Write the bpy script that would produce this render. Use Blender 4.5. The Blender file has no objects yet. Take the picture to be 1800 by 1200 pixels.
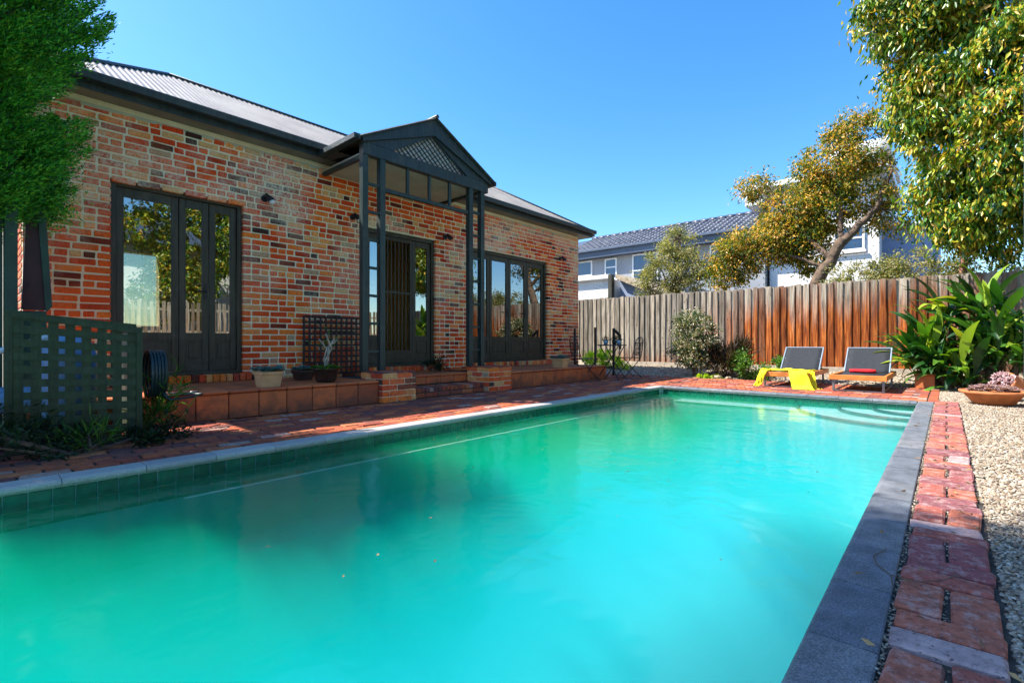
import bpy, math, random
import numpy as np
from mathutils import Vector, Matrix
random.seed(7); RNG = np.random.default_rng(7)
R = math.radians
# ---------------------------------------------------------------- camera, sky, sun, exposure
# x runs from the house (negative) to the gravel (positive), y along the pool away from the camera
sc = bpy.context.scene
C = sc.collection
cam = bpy.data.cameras.new('camera'); co = bpy.data.objects.new('camera', cam); C.objects.link(co)
cam.sensor_width = 36; cam.lens = 17.22; cam.shift_y = 0.001; cam.clip_end = 2000; cam.clip_start = .05
co.location = (0, 0, .78); co.rotation_euler = (R(90), 0, R(41.6)); sc.camera = co
world = bpy.data.worlds.new('World'); sc.world = world; world.use_nodes = True
wn = world.node_tree; wn.nodes.clear()
sky = wn.nodes.new('ShaderNodeTexSky'); sky.sky_type = 'NISHITA'; sky.sun_disc = False
sky.sun_elevation = math.atan2(1, math.hypot(.65, .48)); sky.sun_rotation = math.atan2(-.65, -.48)
sky.altitude = 0; sky.air_density = 1.0; sky.dust_density = .5; sky.ozone_density = 3.5
hs = wn.nodes.new('ShaderNodeHueSaturation'); hs.inputs['Saturation'].default_value = 1.3
bg = wn.nodes.new('ShaderNodeBackground'); bg.inputs[1].default_value = .113
wo = wn.nodes.new('ShaderNodeOutputWorld')
wn.links.new(sky.outputs[0], hs.inputs['Color']); wn.links.new(hs.outputs[0], bg.inputs[0]); wn.links.new(bg.outputs[0], wo.inputs[0])
sl = bpy.data.lights.new('sun', 'SUN'); sl.energy = 3.8; sl.angle = R(.53); sl.color = (1, .95, .86)
so = bpy.data.objects.new('sun', sl); C.objects.link(so)
so.rotation_euler = Vector((-.65, -.48, 1)).to_track_quat('Z', 'Y').to_euler()
vs = sc.view_settings; vs.view_transform = 'Standard'; vs.look = 'None'; vs.gamma = 1; vs.use_curve_mapping = False
vs.exposure = 1.53
cy = sc.cycles; cy.use_denoising = True; cy.max_bounces = 12; cy.diffuse_bounces = 4; cy.transparent_max_bounces = 16
cy.volume_bounces = 5; cy.caustics_reflective = False; cy.caustics_refractive = False; cy.sample_clamp_indirect = 6
cy.volume_step_rate = 4

# ---------------------------------------------------------------- materials
class NT:
    def __init__(s, name):
        s.m = bpy.data.materials.new(name); s.m.use_nodes = True; s.t = s.m.node_tree; s.t.nodes.clear()
        s.out = s.t.nodes.new('ShaderNodeOutputMaterial')
    def n(s, typ, ins=None, **kw):
        nd = s.t.nodes.new('ShaderNode' + typ)
        for k, v in kw.items(): setattr(nd, k, v)
        for k, v in (ins or {}).items(): s.set(nd.inputs[k], v)
        return nd
    def set(s, sock, v):
        if isinstance(v, bpy.types.NodeSocket): s.t.links.new(v, sock)
        elif isinstance(v, bpy.types.Node): s.t.links.new(v.outputs[0], sock)
        else:
            if isinstance(v, (tuple, list)) and len(v) == 3 and sock.type == 'RGBA': v = (*v, 1)
            sock.default_value = v
    def pos(s, scale=1):
        g = s.n('NewGeometry')
        if scale == 1: return g.outputs['Position']
        m = s.n('VectorMath', operation='MULTIPLY'); s.set(m.inputs[0], g.outputs['Position'])
        m.inputs[1].default_value = scale if isinstance(scale, tuple) else (scale,) * 3
        return m.outputs[0]
    def obj(s): return s.n('TexCoord').outputs['Object']
    def noise(s, vec, scale, detail=3, rough=.55, dist=0):
        return s.n('TexNoise', {'Vector': vec, 'Scale': scale, 'Detail': detail, 'Roughness': rough, 'Distortion': dist}).outputs[0]
    def vor(s, vec, scale, out=0, feature='F1'):
        return s.n('TexVoronoi', {'Vector': vec, 'Scale': scale}, feature=feature).outputs[out]
    def ramp(s, fac, stops, interp='LINEAR'):
        r = s.n('ValToRGB', {'Fac': fac}); e = r.color_ramp; e.interpolation = interp
        while len(e.elements) < len(stops): e.elements.new(.5)
        for el, (p, c) in zip(e.elements, stops):
            el.position = p; el.color = (*c, 1) if isinstance(c, (tuple, list)) else (c, c, c, 1)
        return r.outputs[0]
    def mix(s, f, a, b, mode='MIX'):
        m = s.n('Mix', data_type='RGBA', blend_type=mode); s.set(m.inputs[0], f); s.set(m.inputs[6], a); s.set(m.inputs[7], b); return m.outputs[2]
    def math(s, op, a, b=0.0):
        m = s.n('Math', operation=op); s.set(m.inputs[0], a); s.set(m.inputs[1], b); return m.outputs[0]
    def rnd(s, island=False):
        return s.n('NewGeometry').outputs['Random Per Island'] if island else s.n('ObjectInfo').outputs['Random']
    def bump(s, h, dist=.01, strength=1.0, normal=None):
        b = s.n('Bump', {'Height': h, 'Distance': dist, 'Strength': strength})
        if normal is not None: s.set(b.inputs['Normal'], normal)
        return b.outputs[0]
    def pbr(s, color, rough=.7, normal=None, metal=0, spec=.5, **k):
        p = s.n('BsdfPrincipled', {'Base Color': color, 'Roughness': rough, 'Metallic': metal, 'Specular IOR Level': spec})
        if normal is not None: s.set(p.inputs['Normal'], normal)
        for kk, v in k.items(): s.set(p.inputs[kk], v)
        s.t.links.new(p.outputs[0], s.out.inputs[0]); return s.m

def plain(name, col, rough=.6, var=.25, scale=6, metal=0, bump=.002, bs=60, spec=.5):
    t = NT(name); p = t.pos()
    n1 = t.noise(p, scale, 5); n2 = t.noise(p, bs, 4)
    c = t.mix(t.ramp(n1, [(.3, 0), (.7, 1)]), tuple(x * (1 - var) for x in col), tuple(min(1, x * (1 + var)) for x in col))
    return t.pbr(c, rough, t.bump(n2, bump), metal, spec)

def brick_mat(name, stops, island, wash=0.0, dirt=.3, bright=1.0):
    t = NT(name); p = t.pos()
    r = t.rnd(island)
    c = t.ramp(r, [(q, tuple(x * bright for x in col)) for q, col in stops], 'CONSTANT')
    fine = t.noise(p, 38, 6, .7); mid = t.noise(p, 11, 4, .6)
    c = t.mix(1.0, c, t.ramp(fine, [(.3, .5), (.5, 1.0), (.75, 1.2)]), 'MULTIPLY')
    c = t.mix(t.math('MULTIPLY', t.ramp(mid, [(.45, 0), (.7, 1)]), dirt), c, (.09, .05, .045))
    if 'path' in name:
        c = t.mix(t.math('MULTIPLY', t.ramp(t.noise(p, 17, 6, .8), [(.49, 0), (.62, 1)]), .5), c, (.56, .41, .37))
        c = t.mix(t.ramp(t.noise(p, 60, 4, .8), [(.58, 0), (.66, .85)]), c, (.05, .03, .035))
    if wash:
        big = t.noise(p, .75, 4, .6); n = t.noise(p, 26, 5, .75)
        z = t.n('SeparateXYZ', {0: p}).outputs[2]
        band = t.ramp(t.math('DIVIDE', z, 3.5), [(.25, .15), (.55, .55), (.78, 1), (1, .7)])
        w = t.math('MULTIPLY', t.ramp(big, [(.46, 0), (.60, 1)]), band)
        w = t.math('ADD', t.math('MULTIPLY', w, .85), t.math('MULTIPLY', t.ramp(n, [(.62, 0), (.74, 1)]), .16))
        w = t.math('MULTIPLY', w, t.ramp(n, [(.38, .05), (.56, 1)]))
        c = t.mix(t.math('MULTIPLY', w, wash), c, (.82, .74, .56))
        c = t.mix(t.math('MULTIPLY', t.ramp(t.noise(t.pos((1, 2.2, .8)), .9, 5, .7), [(.56, 0), (.70, 1)]), .4), c, (.09, .026, .016))
        low = t.noise(p, 1.3, 3); c = t.mix(t.math('MULTIPLY', t.ramp(low, [(.5, 0), (.7, 1)]), .45), c, (.80, .15, .03))
    return t.pbr(c, .88, t.bump(t.math('ADD', fine, t.math('MULTIPLY', mid, .5)), .006), spec=.25)

WALLST = [(0, (.46, .038, .010)), (.10, (.84, .11, .014)), (.27, (.70, .06, .010)), (.40, (.90, .21, .026)), (.53, (.15, .022, .014)),
          (.59, (.80, .13, .016)), (.69, (.74, .40, .15)), (.76, (.055, .022, .016)), (.80, (.72, .08, .012)), (.88, (.50, .31, .17)), (.92, (.90, .34, .09))]
PAVST = [(0, (.46, .115, .05)), (.2, (.36, .085, .05)), (.4, (.54, .17, .07)), (.55, (.28, .09, .065)), (.7, (.50, .12, .05)), (.82, (.44, .28, .22)), (.88, (.20, .075, .065))]
PATHST = [(0, (.38, .10, .07)), (.3, (.30, .085, .08)), (.55, (.44, .13, .075)), (.75, (.24, .08, .085)), (.88, (.44, .30, .28))]
M = {}
for isl in (False, True):
    k = '_j' if isl else ''
    M['brick' + k] = brick_mat('old brick' + k, WALLST, isl, 1.0, .14, 1.08)
    M['pav' + k] = brick_mat('paver brick' + k, PAVST, isl, 0, .45, 1.0)
    M['path' + k] = brick_mat('worn path brick' + k, PATHST, isl, 0, .45, 1.05)
    t = NT('neighbour roof tile' + k); p = t.pos()
    c = t.ramp(t.rnd(isl), [(0, (.035, .045, .07)), (.5, (.055, .065, .095)), (1, (.09, .10, .13))])
    M['rooftile' + k] = t.pbr(c, .38, t.bump(t.noise(p, 20, 3), .005), spec=.5)
    t = NT('paling' + k); p = t.pos(); r = t.rnd(isl)
    g = t.noise(t.pos((28, 28, 1.6)), 1, 6, .65); g2 = t.noise(t.pos((9, 9, .7)), 1, 3)
    grey = t.ramp(g, [(.3, (.09, .07, .055)), (.5, (.32, .265, .20)), (.7, (.54, .47, .38))])
    org = t.ramp(g, [(.32, (.06, .014, .006)), (.45, (.24, .055, .012)), (.6, (.46, .13, .025)), (.72, (.62, .30, .10))])
    sx = t.n('SeparateXYZ', {0: p}); x = sx.outputs[0]; z = sx.outputs[2]
    where = t.math('MULTIPLY', t.ramp(t.math('ADD', t.math('DIVIDE', t.math('ADD', x, 7.0), 10.0), t.math('MULTIPLY', t.math('SUBTRACT', r, .5), .10)), [(.22, .0), (.36, 1), (.68, 1), (.76, .25)]),
                   t.ramp(t.math('ADD', t.math('DIVIDE', z, 2.2), t.math('MULTIPLY', t.math('ADD', t.math('SUBTRACT', g2, .5), t.math('MULTIPLY', t.math('SUBTRACT', r, .5), .5)), .6)), [(.62, 1), (.95, 0)]))
    lowst = t.ramp(t.math('ADD', z, t.math('MULTIPLY', g2, .8)), [(.55, .6), (.95, 0)])
    f = t.math('MINIMUM', t.math('ADD', where, lowst), 1.0)
    c = t.mix(f, grey, org)
    knot = t.vor(t.pos((9, 9, 3.2)), 1.0); c = t.mix(t.ramp(knot, [(.06, .8), (.16, 0)]), c, (.10, .04, .02))
    c = t.mix(1, c, t.ramp(r, [(0, .55), (1, 1.25)]), 'MULTIPLY')
    M['paling' + k] = t.pbr(c, .85, t.bump(g, .006), spec=.2)

t = NT('lime mortar'); p = t.pos()
c = t.ramp(t.noise(p, 3, 6, .7), [(.3, (.80, .68, .45)), (.6, (.93, .82, .58)), (.8, (.94, .86, .66))])
c = t.mix(1, c, t.ramp(t.noise(p, 70, 4), [(.3, .9), (.7, 1.03)]), 'MULTIPLY')
M['mortar'] = t.pbr(c, .95, t.bump(t.noise(p, 55, 5), .008), spec=.15)
M['joint'] = plain('dark sandy joint', (.055, .045, .035), .95, .5, 14, bump=.01, bs=90)
M['soil'] = plain('garden soil', (.10, .068, .045), .95, .5, 5, bump=.02, bs=45)
def paint(name, col, rough=.45):
    t = NT(name); p = t.pos(); g = t.noise(t.pos((30, 30, 2.5)), 1, 5, .6); d = t.noise(p, 4, 6, .75); f = t.noise(p, 45, 4, .8)
    c = t.mix(t.ramp(g, [(.3, 0), (.7, 1)]), tuple(x * .6 for x in col), tuple(x * 1.45 for x in col))
    c = t.mix(t.math('MULTIPLY', t.ramp(d, [(.52, 0), (.75, 1)]), .45), c, (.13, .125, .10))
    c = t.mix(t.ramp(f, [(.68, 0), (.74, .7)]), c, (.20, .18, .14))
    return t.pbr(c, t.math('ADD', t.math('MULTIPLY', d, .4), rough - .2), t.bump(g, .0015), spec=.45)
M['green'] = paint('dark green paint', (.018, .036, .034))
M['navy'] = paint('dark slate green paint', (.022, .037, .042))
M['frame'] = paint('olive brown joinery', (.042, .037, .022), .5)
M['lattice'] = paint('olive green lattice paint', (.030, .044, .014), .65)
M['trellis'] = plain('dark timber trellis', (.035, .017, .014), .7, .4, 8)
M['panel'] = plain('deep green fence paint', (.018, .055, .032), .55, .4, 3)
M['maroon'] = plain('maroon timber', (.06, .012, .012), .6, .4, 6)
M['iron'] = plain('black iron', (.012, .012, .014), .45, .3, 20)
M['cream'] = plain('cream painted boards', (.50, .49, .38), .6, .12, 3)
M['soffit'] = plain('weathered soffit boards', (.22, .22, .18), .7, .2, 4)
M['white'] = plain('white enamel', (.8, .8, .78), .35, .05, 4)
M['whitewall'] = plain('white painted brickwork', (.78, .76, .72), .8, .06, 2, bump=.01, bs=14)
M['grey'] = plain('grey render', (.32, .33, .35), .85, .1, 1.5)
M['dgrey'] = plain('slate blue fascia paint', (.06, .085, .13), .5, .15, 2)
M['bluewall'] = plain('pale blue gable boards', (.26, .32, .45), .7, .15, 2)
M['terra'] = plain('terracotta', (.52, .17, .055), .75, .22, 9, bump=.002)
M['tan'] = plain('buff terracotta', (.62, .36, .17), .8, .18, 9, bump=.002)
M['potdark'] = plain('dark glazed pot', (.045, .022, .018), .4, .4, 9)
M['bluepot'] = plain('pale blue glazed pot', (.22, .34, .42), .3, .2, 9)
M['orange'] = plain('oiled orange timber', (.60, .20, .035), .45, .3, 7, bump=.001)
M['steel'] = plain('brushed steel', (.22, .22, .23), .4, .15, 9, metal=.7)
M['sling'] = plain('charcoal mesh sling', (.018, .021, .027), .85, .2, 20, bump=.001, bs=300)
M['piping'] = plain('pale blue grey edge tube', (.26, .32, .38), .4, .1, 9)
M['throw'] = plain('lemon yellow knitted throw', (.86, .76, .02), .9, .18, 30, bump=.006, bs=120)
M['red'] = plain('red towelling', (.65, .012, .02), .9, .15, 30, bump=.005, bs=160)
M['hose'] = plain('green black hose', (.012, .028, .03), .35, .3, 12)
M['bark'] = plain('grey brown bark', (.13, .085, .055), .9, .5, 8, bump=.03, bs=14)
M['paper'] = plain('pink grey peeling bark', (.36, .17, .12), .85, .5, 5, bump=.02, bs=12)
M['twig'] = plain('pale bare twig', (.42, .36, .28), .8, .3, 20)
M['interior'] = plain('warm yellow plaster', (.72, .50, .16), .8, .08, 2)
M['floorwood'] = plain('boarded floor', (.28, .17, .09), .5, .25, 4)
M['pump'] = plain('pale blue plastic', (.25, .42, .62), .4, .15, 6)
M['rock'] = plain('buff garden stone', (.42, .33, .22), .9, .4, 9, bump=.02, bs=25)
M['sleeper'] = plain('weathered plinth board', (.42, .36, .28), .9, .3, 7, bump=.01)
M['bulb'] = plain('white lamp glass', (.82, .82, .80), .2, .03, 9)

t = NT('corrugated iron'); p = t.pos()
c = t.ramp(t.noise(p, 2.2, 6, .7), [(.3, (.25, .21, .165)), (.6, (.38, .33, .26)), (.8, (.48, .42, .34))])
c = t.mix(t.ramp(t.noise(t.pos((1, 4, 1)), 3, 5, .7), [(.62, 0), (.75, .7)]), c, (.16, .09, .06))
M['iron_roof'] = t.pbr(c, .42, t.bump(t.noise(p, 30, 3), .001), .05)

t = NT('terracotta tile'); p = t.pos()
c = t.ramp(t.rnd(), [(0, (.52, .12, .04)), (.5, (.66, .17, .05)), (1, (.38, .09, .035))])
n = t.noise(p, 6, 6, .7); z = t.n('SeparateXYZ', {0: p}).outputs[2]
c = t.mix(t.ramp(t.math('ADD', n, t.math('MULTIPLY', z, -1.1)), [(.25, 0), (.5, .75)]), c, (.10, .055, .04))
M['tile'] = t.pbr(c, .62, t.bump(t.noise(p, 40, 4), .003), spec=.4)

t = NT('bluestone'); p = t.pos()
c = t.ramp(t.rnd(), [(0, (.115, .13, .155)), (.5, (.15, .16, .175)), (1, (.19, .19, .195))])
sp = t.noise(p, 190, 4, .8); md = t.noise(p, 9, 5, .65)
c = t.mix(1, c, t.ramp(sp, [(.35, .45), (.5, 1), (.68, 1.9)]), 'MULTIPLY')
c = t.mix(1, c, t.ramp(md, [(.3, .65), (.7, 1.35)]), 'MULTIPLY')
M['stone'] = t.pbr(c, .62, t.bump(t.math('ADD', sp, t.math('MULTIPLY', md, 2)), .0035), spec=.45)

t = NT('sunlit bluestone'); p = t.pos()
c = t.ramp(t.rnd(), [(0, (.36, .345, .32)), (1, (.46, .44, .40))])  # left coping's sunlit strip is put into this paler stone colour
c = t.mix(1, c, t.ramp(t.noise(p, 120, 4, .8), [(.35, .7), (.5, 1), (.68, 1.3)]), 'MULTIPLY'); c = t.mix(t.ramp(t.noise(p, 6, 4), [(.55, 0), (.7, .4)]), c, (.2, .2, .2))
M['sunlit_stone'] = t.pbr(c, .7, t.bump(t.noise(p, 120, 4), .002), spec=.3)
t = NT('green waterline tile'); p = t.pos()
c = t.ramp(t.rnd(), [(0, (.003, .10, .05)), (.5, (.005, .15, .08)), (1, (.004, .12, .07))])
c = t.mix(1, c, t.ramp(t.noise(p, 18, 4), [(.3, .7), (.7, 1.2)]), 'MULTIPLY')
M['pooltile'] = t.pbr(c, .18, t.bump(t.noise(p, 25, 2), .001))
t = NT('green waterline tile joined'); p = t.pos()
M['pooltile_j'] = t.pbr(t.ramp(t.rnd(True), [(0, (.003, .10, .05)), (1, (.005, .15, .08))]), .18)
t = NT('pool render'); p = t.pos()
c = t.ramp(t.noise(p, 1.1, 5, .6), [(.3, (.26, .50, .47)), (.7, (.36, .60, .57))])
M['basin'] = t.pbr(c, .8)
M['steptile'] = plain('dark green step edge', (.01, .06, .05), .4, .2, 8)
M['trim'] = plain('pale ledge trim', (.8, .9, .8), .4, .05, 8)

t = NT('pool water')
p = t.pos()
wv = t.math('ADD', t.noise(p, 2.2, 3, .5), t.math('MULTIPLY', t.noise(p, 7, 2, .5), .25))
nb = t.bump(wv, .02, .6)
fr = t.n('Fresnel', {'IOR': 1.33, 'Normal': nb}); fr = t.n('Math', {0: fr.outputs[0], 1: .75}, operation='MULTIPLY')
gl = t.n('BsdfGlossy', {'Color': (1, 1, 1), 'Roughness': .11, 'Normal': nb})
tr = t.n('BsdfTransparent', {'Color': (1, 1, 1)})
mx = t.n('MixShader', {0: fr.outputs[0], 1: tr.outputs[0], 2: gl.outputs[0]})
t.t.links.new(mx.outputs[0], t.out.inputs[0])
va = t.n('VolumeAbsorption', {'Color': t.ramp(t.math('MULTIPLY', t.n('SeparateXYZ', {0: p}).outputs[0], -.25), [(.15, (.0, .74, .76)), (.45, (.0, .66, .74)), (.8, (.0, .60, .45))]), 'Density': 1.0})
sx = t.n('SeparateXYZ', {0: p}).outputs[0]
cl = t.math('ADD', t.math('MULTIPLY', t.noise(p, .5, 2, .5), .35), t.math('ADD', t.math('MULTIPLY', sx, -.22), t.math('MULTIPLY', t.n('SeparateXYZ', {0: p}).outputs[1], .04)))
vsn = t.n('VolumeScatter', {'Color': t.ramp(cl, [(.30, (.13, .68, .66)), (.56, (.01, .57, .60)), (.82, (.0, .50, .32)), (.95, (.0, .48, .22))]), 'Density': 1.5, 'Anisotropy': 0})  # lit right and shaded left put into the tint, along with algae green
ad = t.n('AddShader', {0: va.outputs[0], 1: vsn.outputs[0]})
t.t.links.new(ad.outputs[0], t.out.inputs[1])
M['water'] = t.m

def glass_mat(name, tint=(.8, .85, .8), refl=.3):
    t = NT(name)
    fr = t.n('Fresnel', {'IOR': 1.5}); f = t.math('ADD', t.math('MULTIPLY', fr.outputs[0], 1 - refl), refl)
    nb = t.bump(t.noise(t.pos(), 1.6, 2), .001, .5)
    gl = t.n('BsdfGlossy', {'Color': (.95, .97, .95), 'Roughness': .0, 'Normal': nb}); tr = t.n('BsdfTransparent', {'Color': tint})
    mx = t.n('MixShader', {0: f, 1: tr.outputs[0], 2: gl.outputs[0]}); t.t.links.new(mx.outputs[0], t.out.inputs[0]); return t.m
M['glass'] = glass_mat('door glass', (.55, .6, .52), .24)
M['wglass'] = plain('dark window glass', (.02, .05, .11), .08, .2, 2, bump=0, spec=.9)

def leafmat(name, stops, trans=.35, rough=.45, spec=.35, clump=1.2):
    t = NT(name); p = t.pos(); r = t.rnd(True)
    cl = t.noise(p, clump, 3)
    f = t.math('ADD', t.math('MULTIPLY', r, .6), t.math('MULTIPLY', cl, .5))
    c = t.ramp(f, stops)
    b = t.n('BsdfPrincipled', {'Base Color': c, 'Roughness': rough, 'Specular IOR Level': spec})
    tl = t.n('BsdfTranslucent', {'Color': t.mix(1, c, (1.6, 1.7, .6), 'MULTIPLY')})
    mx = t.n('MixShader', {0: trans, 1: b.outputs[0], 2: tl.outputs[0]}); t.t.links.new(mx.outputs[0], t.out.inputs[0]); return t.m
M['cyp'] = leafmat('cypress green', [(.15, (.004, .024, .005)), (.34, (.012, .10, .010)), (.55, (.045, .33, .018)), (1, (.24, .50, .03))], .15, .6, .35, 2.2)
M['gum'] = leafmat('glossy hanging leaves', [(.15, (.008, .04, .006)), (.40, (.03, .12, .012)), (.54, (.13, .27, .02)), (.68, (.42, .44, .025)), (.87, (.66, .36, .04)), (1, (.78, .60, .40))], .25, .35, .6)
M['olive'] = leafmat('olive and rust leaves', [(.15, (.02, .05, .008)), (.42, (.09, .15, .018)), (.60, (.28, .27, .03)), (.76, (.72, .36, .03)), (1, (.80, .56, .30))], .35, .45)
M['bushy'] = leafmat('grey olive leaves', [(.15, (.05, .08, .025)), (.45, (.18, .20, .07)), (.7, (.40, .33, .12)), (1, (.66, .54, .36))], .35, .45)
M['varieg'] = leafmat('dark leaves with pale edges', [(.15, (.015, .045, .015)), (.45, (.05, .10, .03)), (.62, (.20, .22, .09)), (.78, (.58, .46, .32)), (1, (.80, .66, .56))], .2, .4, .5, 5)
M['lime'] = leafmat('lime green leaves', [(.2, (.18, .34, .01)), (.6, (.46, .62, .02)), (1, (.70, .78, .05))], .4, .5)
M['fresh'] = leafmat('fresh green leaves', [(.2, (.02, .07, .012)), (.6, (.09, .22, .03)), (1, (.30, .42, .08))], .35, .5)
M['weed'] = leafmat('dark weeds', [(.2, (.004, .012, .004)), (.6, (.010, .032, .008)), (1, (.05, .10, .02))], .3, .5)
M['purple'] = leafmat('dark strappy leaves', [(.2, (.03, .02, .015)), (.6, (.07, .05, .025)), (1, (.18, .12, .06))], .2, .4)
M['dry'] = leafmat('dry leaf', [(.2, (.10, .05, .02)), (.6, (.30, .17, .07)), (1, (.50, .36, .18))], .1, .7)
M['succ'] = leafmat('blue grey succulent', [(.2, (.05, .13, .14)), (.6, (.12, .26, .27)), (1, (.28, .42, .42))], .15, .5, .4, 9)
M['pinksucc'] = leafmat('pink grey succulent', [(.2, (.12, .05, .06)), (.6, (.42, .25, .26)), (1, (.80, .62, .62))], .15, .5, .4, 9)
t = NT('strap leaf'); p = t.pos()
c = t.ramp(t.rnd(), [(0, (.010, .045, .008)), (.5, (.025, .10, .015)), (.82, (.10, .24, .025)), (.93, (.30, .40, .03)), (1, (.42, .42, .04))])
b = t.n('BsdfPrincipled', {'Base Color': t.mix(1, c, t.ramp(t.noise(p, 12, 3), [(.3, .7), (.7, 1.25)]), 'MULTIPLY'), 'Roughness': .42, 'Specular IOR Level': .5})
tl = t.n('BsdfTranslucent', {'Color': t.mix(1, c, (1.8, 1.9, .5), 'MULTIPLY')})
mx = t.n('MixShader', {0: .25, 1: b.outputs[0], 2: tl.outputs[0]}); t.t.links.new(mx.outputs[0], t.out.inputs[0]); M['strap'] = t.m
t = NT('river pebbles'); p = t.pos()
c = t.ramp(t.rnd(True), [(0, (.16, .10, .06)), (.25, (.30, .225, .15)), (.5, (.44, .36, .26)), (.7, (.20, .15, .10)), (.85, (.58, .51, .41)), (1, (.09, .07, .06))], 'LINEAR')
M['pebble'] = t.pbr(c, .7, None, spec=.35)
t = NT('gravel bed'); p = t.pos()
v = t.vor(p, 75, 1); c = t.ramp(v, [(0, (.18, .13, .09)), (.4, (.50, .42, .31)), (.7, (.70, .62, .50)), (1, (.36, .28, .20))])
c = t.mix(t.ramp(t.vor(p, 75), [(.3, 0), (.7, .8)]), c, (.10, .075, .05))
M['gravel'] = t.pbr(c, .9, t.bump(t.vor(p, 75), .012), spec=.2)

# ---------------------------------------------------------------- helpers
def tag(o, label=None, cat=None, group=None, kind=None):
    if label: o['label'] = label
    if cat: o['category'] = cat
    if group: o['group'] = group
    if kind: o['kind'] = kind
    return o
def empty(name, loc=(0, 0, 0), rz=0):
    o = bpy.data.objects.new(name, None); C.objects.link(o); o.location = loc; o.rotation_euler = (0, 0, rz); o.empty_display_size = .1
    return o
def link(name, me, parent=None, loc=None, rot=None):
    o = bpy.data.objects.new(name, me); C.objects.link(o)
    if parent is not None: o.parent = parent
    if loc is not None: o.location = loc
    if rot is not None: o.rotation_euler = rot
    return o
def copy_tree(o, parent=None):
    c = o.copy(); C.objects.link(c); c.parent = parent
    for ch in list(o.children): copy_tree(ch, c)
    return c

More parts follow.
